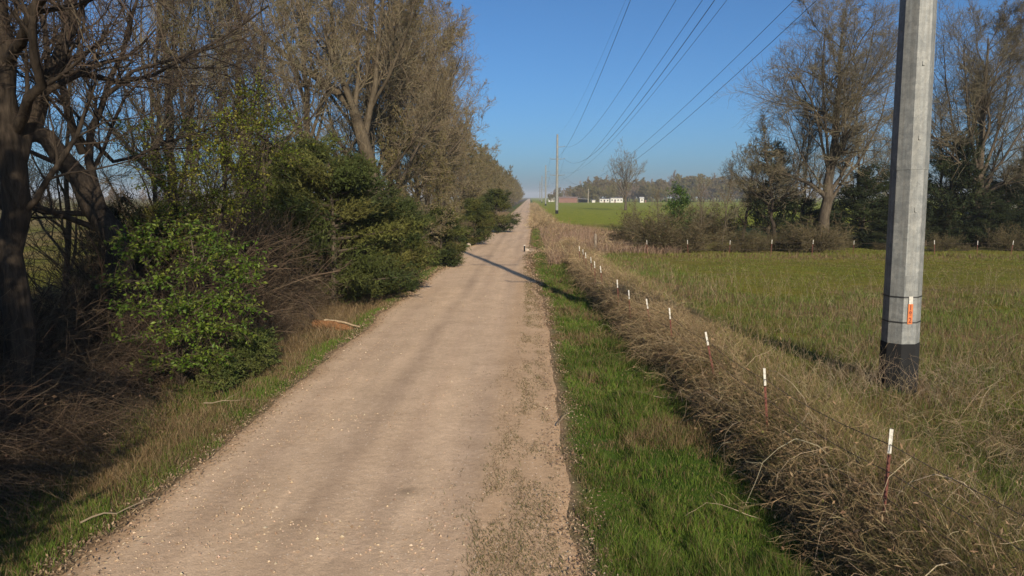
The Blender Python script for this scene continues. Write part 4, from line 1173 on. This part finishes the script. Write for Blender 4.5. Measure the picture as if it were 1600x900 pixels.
# ------------------------------------------------------------------ steel poles
PX, PY = 6.55, 12.5
PZ = float(hgt(PX, PY)) - .05
POLE_H = 19.2
ARMS = [(9.4, (-1, 1)), (13.3, (-1, 1)), (16.2, (1,))]
ARML = 1.35 / .78
def steel_pole(detail):
    root = empty("utility_pole", (0, 0, 0))
    rot = math.pi / 8
    a = MB(); a.lathe([(.385, .75), (.365, 4.1)], 8, rot); 
    a.build("lower_shaft", M_GALV, root)
    b = MB(); b.lathe([(.366, 3.9), (.376, 3.902), (.376, 4.0), (.235, POLE_H), (.20, POLE_H + .03)], 8, rot)
    up_ = b.build("upper_shaft", M_GALV, root)
    c = MB(); c.lathe([(.405, -.3), (.405, 0.0), (.393, .92), (.36, .93)], 8, rot)
    c.build("base_sleeve", M_BLACK, root)
    for z, sides in ARMS:
        for sd_ in sides:
            r_ = .385 - .0095 * z
            m = MB()
            m.add(*tube_xyz([(sd_ * (r_ - .05), 0, z), (sd_ * ARML, 0, z + .08)], .075, .045, 8))
            arm = m.build("arm", M_GALV, root)
            ins = MB()
            pr = [(.03, 0), (.03, .05)] + [q for k in range(4) for q in ((.085, .06 + k * .05), (.04, .09 + k * .05))] + [(.03, .28)]
            ins.lathe(pr, 10, 0, (1, 1, 1), 0, True, True, (sd_ * ARML, 0, z + .08))
            ins.build("insulator", M_INS, arm)
    if detail:
        for z in (1.74, 1.30):
            m = MB(); m.lathe([(.392, z - .012), (.392, z + .012)], 8, rot, cap=False); m.build("strap", M_DARKMETAL, root)
        # small step clips up two faces
        for k in range(12):
            for fa, zz in ((-1, 2.6 + k * 1.2), (1, 3.2 + k * 1.2)):
                ang = (-math.pi / 2 + .02) if fa > 0 else (math.pi + .05)
                r_ = (.385 - .0095 * zz) * math.cos(math.pi / 8) + .012 + (.012 if zz > 3.9 else 0)
                m = MB(); m.box((math.cos(ang) * r_, math.sin(ang) * r_, zz), (.05, .05, .018)); m.box((math.cos(ang) * r_ - .02 * abs(math.sin(ang)), math.sin(ang) * r_ , zz + .035), (.018, .03, .055))
                m.build("step_clip", M_GALV, root)
    return root
def tube_xyz(pts, r0, r1, m):
    t_ = MB(); q = resample(pts, 4)
    tubes(t_, q[None], np.linspace(r0, r1, 4)[None], m)
    return t_.v[0], [t_.f[0][0]], (1, 1, 1)
pole = steel_pole(True)
pole.location = (PX, PY, PZ)
pole.rotation_euler = (0, R(-.9), 0)
pole.scale = (.78, .78, 1)
tag(pole, "huge near galvanised steel pole with black foot and orange number plate", "utility pole", "steel power poles along the road")
# face the camera: which flat carries the plates
fa = -math.pi / 2 - math.pi / 4 * 0.0
def plate(name, fang, z, wdt, hgt_, mat, off, parent):
    rr = (.385 - .0056 * (z - .75)) * math.cos(math.pi / 8) + off
    m = MB(); m.box((0, 0, 0), (wdt, .006, hgt_))
    o = m.build(name, mat, parent)
    o.location = (math.cos(fang) * rr, math.sin(fang) * rr, z)
    o.rotation_euler = (R(.33), 0, fang + math.pi / 2)
    return o
np_ = plate("nameplate", fa, 1.98, .26, .26, M_GALV, .006, pole)
wp = plate("white_plate", fa, 1.69, .085, .13, M_TIP, .016, pole)
op = plate("number_plate", fa, 1.45, .105, .35, M_ORANGE, .016, pole)
for k, ch in enumerate("182"):
    cu = bpy.data.curves.new("digit", 'FONT'); cu.body = ch; cu.size = .125; cu.align_x = 'CENTER'; cu.align_y = 'CENTER'; cu.extrude = .001
    cu.offset = .003
    cu.materials.append(M_REDTEXT)
    tmp = bpy.data.objects.new("digit", cu); COL.objects.link(tmp)
    me = bpy.data.meshes.new_from_object(tmp.evaluated_get(bpy.context.evaluated_depsgraph_get())); me.materials.clear(); me.materials.append(M_REDTEXT)
    bpy.data.objects.remove(tmp); o = bpy.data.objects.new("digit", me); COL.objects.link(o); o.parent = op
    o.location = (0, -.0045, .11 - k * .11); o.rotation_euler = (math.pi / 2, 0, 0)

pole2 = steel_pole(False)
P2Y = 176.0
P2X = at_y(870, 333, P2Y)[0]
pole2.location = (P2X, P2Y, float(hgt(P2X, P2Y)) - .05)
tag(pole2, "second steel pole with short side arms, tallest of the distant poles", "utility pole", "steel power poles along the road")
far_poles = []
for k, (u, y_, lb) in enumerate(((852.5, 345, "third steel pole, slim and grey just left of the second"), (846.5, 515, "fourth steel pole, small and pale down the line"), (843.5, 690, "fifth steel pole, faint near the road's end"))):
    o = copy_tree(pole2); x_ = at_y(u, 320, y_)[0]
    o.location = (x_, y_, float(hgt(x_, y_)) - .05); tag(o, lb, "utility pole", "steel power poles along the road")
    far_poles.append((x_, y_))
sup = [(PX, PY, PZ), (P2X, P2Y, float(hgt(P2X, P2Y)))] + [(a, b, float(hgt(a, b))) for a, b in far_poles]
# conductors: (offset, height at near pole, height at the others, sag, radius, description)
WIRES = [(0.0, 19.3, 19.2, 3.0, .009, "thin shield wire strung between the pole tops"),
         (-1.35, 16.2, 13.4, 4.0, .019, "heavy dark conductor on the left arms, steepest of the power lines"),
         (1.35, 16.5, 16.3, 3.8, .017, "conductor on the single upper right arm"),
         (1.35, 13.9, 13.4, 4.4, .021, "heaviest dark conductor on the middle right arm"),
         (-1.35, 10.2, 9.5, 3.4, .010, "thin wire on the lower left arm"),
         (0.25, 11.4, 11.0, 3.6, .010, "thin wire fixed to the pole shafts below the middle arms"),
         (1.35, 9.7, 9.5, 4.2, .012, "rightmost thin wire on the lower right arm"),
         (0.75, 9.66, 9.46, 3.9, .010, "thin wire on the inner end of the lower right arm")]
for off, zn, zf, sag, rad, lb in WIRES:
    pts = []
    for k in range(len(sup) - 1):
        a = np.array([sup[k][0] + off, sup[k][1], sup[k][2] + (zn if k == 0 else zf)]); fo_ = off * 1.28
        a[0] += (fo_ - off) * (k > 0)
        b = np.array([sup[k + 1][0] + fo_, sup[k + 1][1], sup[k + 1][2] + zf])
        n = 40 if k == 0 else 16
        for f in np.linspace(0, 1, n, endpoint=(k == len(sup) - 2)):
            p = a * (1 - f) + b * f; p[2] -= 4 * sag * f * (1 - f); pts.append(p)
    m = MB(); P = np.array(pts)
    tubes(m, P[None], np.full((1, len(P)), rad * .75), 5, (1, 1, 1), 0, True)
    tag(m.build("power_line", M_WIRE), lb, "power line", "wires strung along the steel poles")

# ------------------------------------------------------------------ roadside fence
def fence_post(h=1.35):
    root = empty("fence_post", (0, 0, 0))
    m = MB(); m.box((0, 0, h * .37), (.036, .006, h * .80)); m.box((0, .018, h * .37), (.006, .03, h * .80))
    for k in range(12):
        m.box((0, -.007, .15 + k * .08), (.014, .012, .02))
    m.build("shaft", M_POST, root)
    q = MB(); q.box((0, 0, h * .885), (.037, .009, h * .20)); q.box((0, .018, h * .885), (.009, .031, h * .20))
    q.build("white_tip", M_TIP, root)
    return root
fp = fence_post()
TOPS = [(1397, 670), (1193, 573), (1102, 517), (1045, 480), (1010, 466), (981, 452), (964, 436), (938, 415), (929, 408), (922, 401), (915, 394), (910, 389), (905, 384)]
GFP = "white-tipped steel posts of the roadside fence"
ordn = ["nearest", "second", "third", "fourth", "fifth", "sixth", "seventh", "eighth", "ninth", "tenth", "eleventh", "twelfth", "last"]
rng = np.random.default_rng(90)
tops = []
for i, (u, v) in enumerate(TOPS):
    # march along the sight line until the post would stand 1.35 m tall
    for y_ in np.arange(5.5, 60, .05):
        p = at_y(u, v, y_)
        if p[2] - float(hgt(p[0] + .06, y_)) <= 1.30: break
    o = fp if i == 0 else copy_tree(fp)
    lean = (.02, -.10, -.22, -.12, -.16, -.1, -.08, -.12, -.05, -.1, -.05, -.1, -.05)[i]
    bx_, by_ = p[0] - math.sin(lean) * 1.35, y_ + rng.normal() * .03
    z0 = p[2] - math.cos(lean) * 1.35
    o.location = (bx_, by_, z0)
    o.rotation_euler = (0, lean, rng.normal() * .3)
    tag(o, f"{ordn[i]} rust-red fence post with white tip along the roadside brush" if i else "nearest rust-red fence post with white tip at lower right", "fence post", GFP)
    tops.append((bx_, by_, z0, lean))
# barbed wire strands
def strand(pts, rad, label, group):
    P = []
    rg = np.random.default_rng(int(abs(pts[0][2]) * 1e4) % 9999)
    for a, b in zip(pts[:-1], pts[1:]):
        a = np.array(a); b = np.array(b)
        for f in np.linspace(0, 1, 7)[:-1]:
            q = a * (1 - f) + b * f; q[2] -= .06 * 4 * f * (1 - f) * np.linalg.norm(b - a) / 3; P.append(q)
    P.append(np.array(pts[-1])); P = np.array(P)
    m = MB(); tubes(m, P[None], np.full((1, len(P)), rad), 4)
    L = resample(P, max(20, int(len(P) * 3)))
    n = len(L); d = norm(rg.normal(size=(n, 3)))
    tubes(m, np.stack([L - d * .022, L + d * .022], 1), np.full((n, 2), rad * .7), 3)
    tag(m.build("fence_wire", M_BARB), label, "fence wire", group)
start = (tops[0][0] + 1.1, 3.0, tops[0][2])
for hh, lb in ((1.16, "top barbed wire strand of the roadside fence"), (.86, "second barbed wire strand of the roadside fence"), (.56, "third barbed wire strand of the roadside fence")):
    strand([(start[0], start[1], start[2] + hh)] + [(x_ + math.sin(l) * hh, y_ - .02, z_ + math.cos(l) * hh) for x_, y_, z_, l in tops], .0045, lb, "wires of the roadside fence")
# back fence of the field
GBF = "white-tipped posts of the field's back fence"
bt = []
for i, u in enumerate((1012, 1076, 1140, 1205, 1269, 1333, 1397, 1462, 1528, 1580, 1640)):
    y_ = 47.5 + .12 * i
    x_ = at_y(u, 384, y_)[0]
    o = copy_tree(fp); z0 = float(hgt(x_, y_)) - .30
    o.location = (x_, y_, z0); o.rotation_euler = (rng.normal() * .04, rng.normal() * .04, rng.normal() * .3)
    tag(o, ("first", "second", "third", "fourth", "fifth", "sixth", "seventh", "eighth", "ninth", "tenth", "eleventh")[i] + " white-tipped post from the left along the field's back fence", "fence post", GBF)
    bt.append((x_, y_, z0))
for hh, lb in ((1.18, "upper wire of the field's back fence"), (.75, "lower wire of the field's back fence")):
    strand([(tops[-1][0] + 1.5, 46, tops[-1][2] + hh)] + [(x_, y_ - .02, z_ + hh) for x_, y_, z_ in bt], .005, lb, "wires of the field's back fence")
wooden = bark_mat("weathered post wood", (0.16, 0.13, 0.10), (0.30, 0.25, 0.20), 2)
m = MB(); m.lathe([(.10, -.1), (.095, .9), (.085, 1.35), (.03, 1.40)], 9, 0, smooth=False)
o = m.build("wooden_post", wooden); x_ = at_y(930, 392, 50)[0]; o.location = (x_, 50, float(hgt(x_, 50)))
tag(o, "short grey wooden corner post standing in the dead growth at the field corner", "fence post")

# ------------------------------------------------------------------ small things by the road
# rotten log
p = at_z(523, 511, -.05)
root = empty("fallen_log", (p[0], p[1], float(hgt(p[0], p[1])) + .16), R(-27))
rng = np.random.default_rng(95)
S = 15; xs = np.linspace(-.85, .75, S)
m = MB()
a = np.arange(14) / 14 * 2 * np.pi
V = []
for i, xx in enumerate(xs):
    rr = (.17 - .07 * max(0, (xx - .1)) / .65) * (1 + .0 * xx)
    rad = rr * (1 + .16 * rng.normal(size=14) * .6) * np.where(np.sin(a) > .2, .80, 1)
    V.append(np.stack([np.full(14, xx), np.cos(a) * rad, np.sin(a) * rad - .08 * max(0, xx)], 1))
V = np.concatenate(V)
i = np.arange(14); j = (i + 1) % 14
F = np.concatenate([np.stack([i + k * 14, j + k * 14, j + (k + 1) * 14, i + (k + 1) * 14], 1) for k in range(S - 1)])
M_ROT = bark_mat("orange rotten wood", (0.13, 0.062, 0.03), (0.34, 0.17, 0.075), 2.5)
m.add(V, F, (1, 1, 1), 0, False)
m.add(np.concatenate([V[:14], [[-.80, 0, 0]]]), np.stack([j, i, np.full(14, 14)], 1))
m.add(np.concatenate([V[-14:], [[.78, 0, -.06]]]), np.stack([i, j, np.full(14, 14)], 1))
m.build("heartwood", M_ROT, root)
m = MB()
xs = np.linspace(-.5, 1.0, 12)
P = np.stack([xs, .09 + .02 * np.sin(xs * 5), .135 - .09 * np.maximum(0, xs) + .01 * rng.normal(size=12)], 1)
tubes(m, P[None], np.linspace(.045, .025, 12)[None], 7, (1, 1, 1), 0, True)
m.build("pale_bark", plain("bleached wood", (.36, .27, .175), .9, 0, .3, 12, .6), root)
m = MB()
P = np.array([[-.95, -.02, .10], [-1.05, .02, .22], [-1.15, .05, .30]])
tubes(m, P[None], np.array([[.10, .08, .03]]), 7)
m.build("broken_end", M_BARK_DARK, root)
tag(root, "rotten orange log with a bleached edge lying in dead grass beside the road", "log")
# fallen sticks
GSx = "fallen sticks on the verges"
for i, (u, v, L_, rz, z_, lb) in enumerate(((370, 640, 1.3, .2, -.2, "bare fallen stick lying on the left verge below the bright green bush"), (190, 815, 1.0, .9, -.1, "crooked fallen stick on the near left verge"),
                                        (875, 660, .8, 1.45, 0, "short grey stick lying at the right road edge beside the verge"), (1030, 625, 1.0, -.4, 0, "pale curved stick lying on the right verge grass"), (300, 600, 2.0, .6, -.15, "long broken branch under the bright green bush"))):
    p = at_z(u, v, z_); rg = np.random.default_rng(500 + i)
    xs = np.linspace(-L_ / 2, L_ / 2, 8)
    P = np.stack([xs, .06 * rg.normal(size=8).cumsum() * .5, .05 + .02 * rg.normal(size=8)], 1)
    m = MB(); R_ = np.linspace(.013, .004, 8)[None]
    tubes(m, P[None], R_, 6, (.24, .19, .13)); Q, Q2 = spawn(rg, P[None], R_, 4, .3, .9, .4, .9, .35, 4, .15, .05, .6)
    tubes(m, Q, Q2, 4, (.22, .17, .12))
    o = m.build("fallen_stick", M_DRY); o.location = (p[0], p[1], float(hgt(p[0], p[1])) + .05); o.rotation_euler = (0, 0, rz)
    tag(o, lb, "stick", GSx)
# culvert marker and stones
p = at_z(819.5, 394, 0)
root = empty("marker_post", (p[0], p[1], float(hgt(p[0], p[1]))))
m = MB(); m.box((0, 0, .22), (.12, .06, .5)); m.build("stake", M_BLACK, root)
m = MB(); m.box((0, 0, .49), (.13, .075, .06)); m.build("cap", M_TIP, root)
tag(root, "short dark marker stake with pale cap at the right road edge", "marker post")
M_STONE = plain("pale stone", (.42, .35, .28), .9, 0, .25, 9, .8)
for i, (u, v, s, lb) in enumerate(((722, 389, .35, "larger pale stone at the left road edge by the shadow's tip"), (732, 384, .22, "smaller pale stone at the left road edge by the shadow's tip"), (823, 393, .22, "pale stone beside the dark marker stake"))):
    p = at_z(u, v, 0); rg = np.random.default_rng(600 + i)
    bm_ = MB(); th = np.linspace(0, np.pi, 7); V = []
    prof = [(max(.02, math.sin(t_) * s), -math.cos(t_) * s * .7) for t_ in th]
    bm_.lathe(prof, 9, 0)
    bm_.v = [vv * (1 + .15 * rg.normal(size=(len(vv), 1))) if k == 0 else vv * .9 for k, vv in enumerate(bm_.v)]
    o = bm_.build("stone", M_STONE); o.location = (p[0], p[1], float(hgt(p[0], p[1])) + s * .3)
    tag(o, lb, "stone", "pale stones at the road edges")

# ------------------------------------------------------------------ far buildings
M_BROWN = plain("brown siding", (.17, .085, .065), .8, 0, .12, .6)
M_ROOFB = plain("brown roof", (.22, .15, .12), .7, 0, .12, .6)
M_WSID = plain("white siding", (.50, .485, .45), .7, 0, .06, .6)
M_ROOFG = plain("grey roof", (.18, .17, .17), .7, 0, .12, .6)
M_GLASS = plain("dark window", (.03, .035, .045), .15, 0, .1)
def building(name, u0, u1, y_, h, depth, wall, roof, label, cat, roof_h=1.0, wins=3, rz=0.0, over=.35):
    x0 = at_y(u0, 314, y_)[0]; x1 = at_y(u1, 314, y_)[0]; wd = x1 - x0
    xc = (x0 + x1) / 2
    t = empty(name, (xc, y_, float(hgt(xc, y_)) - .1), rz)
    m = MB(); m.box((0, depth / 2, h / 2), (wd, depth, h)); m.build("wall", wall, t)
    m = MB(); o_ = over
    v = np.array([[-wd / 2 - o_, -o_, h], [wd / 2 + o_, -o_, h], [wd / 2 + o_, depth + o_, h], [-wd / 2 - o_, depth + o_, h], [-wd / 2 - o_, depth / 2, h + roof_h], [wd / 2 + o_, depth / 2, h + roof_h]])
    v[:, 2] += .02
    m.add(v, [np.array([[0, 1, 5, 4], [2, 3, 4, 5], [3, 2, 1, 0]]), np.array([[0, 4, 3], [1, 2, 5]])])
    m.build("roof", roof, t)
    for k in range(wins):
        xx = -wd / 2 + wd * (k + .5) / wins
        m = MB(); m.box((xx, -.02, h * .58), (1.0, .08, 1.0)); m.build("window", M_GLASS, t)
    if wins:
        m = MB(); m.box((-wd * .5 + wd * (.5 + .5) / wins + min(1.6, wd / wins / 2.2), -.02, 1.05), (.95, .08, 2.0)); m.build("door", M_BROWN if wall is M_WSID else M_WSID, t)
    return tag(t, label, cat)
building("long_barn", 873, 902, 520, 3.4, 9, M_BROWN, M_ROOFB, "long low reddish brown building behind the second steel pole", "building", 1.0, 0)
building("mobile_home", 937, 952, 545, 2.7, 5, M_WSID, M_ROOFG, "small white trailer house left of the brighter white one", "house", .5, 3)
building("mobile_home", 954, 973, 530, 3.3, 5, M_WSID, M_ROOFG, "larger bright white trailer house beside the lone bare tree", "house", .5, 4)
building("garden_shed", 1000, 1006, 530, 3.2, 4, M_WSID, M_WSID, "little white shed right of the lone bare tree", "shed", .9, 1)
building("garden_shed", 925, 930, 540, 1.8, 3, M_WSID, M_ROOFG, "tiny pale shed between the wooden pole and the white trailers", "shed", .5, 0)
building("farm_shed", 857, 866, 640, 3.6, 8, M_WSID, M_WSID, "pale shed left of the brown building between the poles", "shed", 1.2, 0)
building("house", 1566, 1590, 95, 3.4, 8, M_WSID, M_ROOFG, "white house glimpsed through the hedgerow at the right edge", "house", 1.8, 2)
# dark carport
x0 = at_y(903, 314, 525)[0]; x1 = at_y(919, 314, 525)[0]
t = empty("carport", ((x0 + x1) / 2, 525, float(hgt(x0, 525))))
m = MB()
v = np.array([[-4, -2, 2.9], [4, -2, 2.3], [4, 3, 2.6], [-4, 3, 3.2]]); v = np.concatenate([v, v + [0, 0, .12]])
m.add(v, np.array([[3, 2, 1, 0], [4, 5, 6, 7], [0, 1, 5, 4], [1, 2, 6, 5], [2, 3, 7, 6], [3, 0, 4, 7]])); m.build("roof", M_ROOFG, t)
for a_, b_ in ((-3.7, -1.8), (3.7, -1.8), (3.7, 2.8), (-3.7, 2.8)):
    m = MB(); m.box((a_, b_, 1.15), (.15, .15, 2.3)); m.build("post", wooden, t)
m = MB(); m.box((0, 3.0, 1.2), (7.6, .1, 2.2)); m.build("back_wall", M_BLACK, t)
tag(t, "dark open carport between the brown building and the wooden pole", "carport")
# wooden pole
x0 = at_y(919, 315, 500)[0]
t = empty("wooden_pole", (x0, 500, float(hgt(x0, 500))))
m = MB(); m.lathe([(.24, -.2), (.15, 9.8)], 8, 0, smooth=True); m.build("shaft", plain("pale pole wood", (.36, .31, .25), .85, 0, .15), t)
m = MB(); m.box((0, -.2, 9.2), (1.6, .12, .12)); m.build("arm", wooden, t)
tag(t, "short wooden pole standing among the far buildings", "utility pole")

# ------------------------------------------------------------------ air
HZ0, HZ1 = -3.0, 45.0
m = MB(); m.box((0, 3200, (HZ0 + HZ1) / 2), (9600, 8200, HZ1 - HZ0))
M_HAZE = bpy.data.materials.new("haze"); M_HAZE.use_nodes = True
hn = M_HAZE.node_tree; hn.nodes.clear()
ho = hn.nodes.new("ShaderNodeOutputMaterial"); hv = hn.nodes.new("ShaderNodeVolumePrincipled")
hv.inputs['Color'].default_value = (.80, .86, .95, 1); hv.inputs['Density'].default_value = 0.00026; hv.inputs['Anisotropy'].default_value = 0.0
hn.links.new(hv.outputs[0], ho.inputs['Volume'])
tag(m.build("haze", M_HAZE), "thin pale blue haze filling the air over the fields", "haze", kind="stuff")
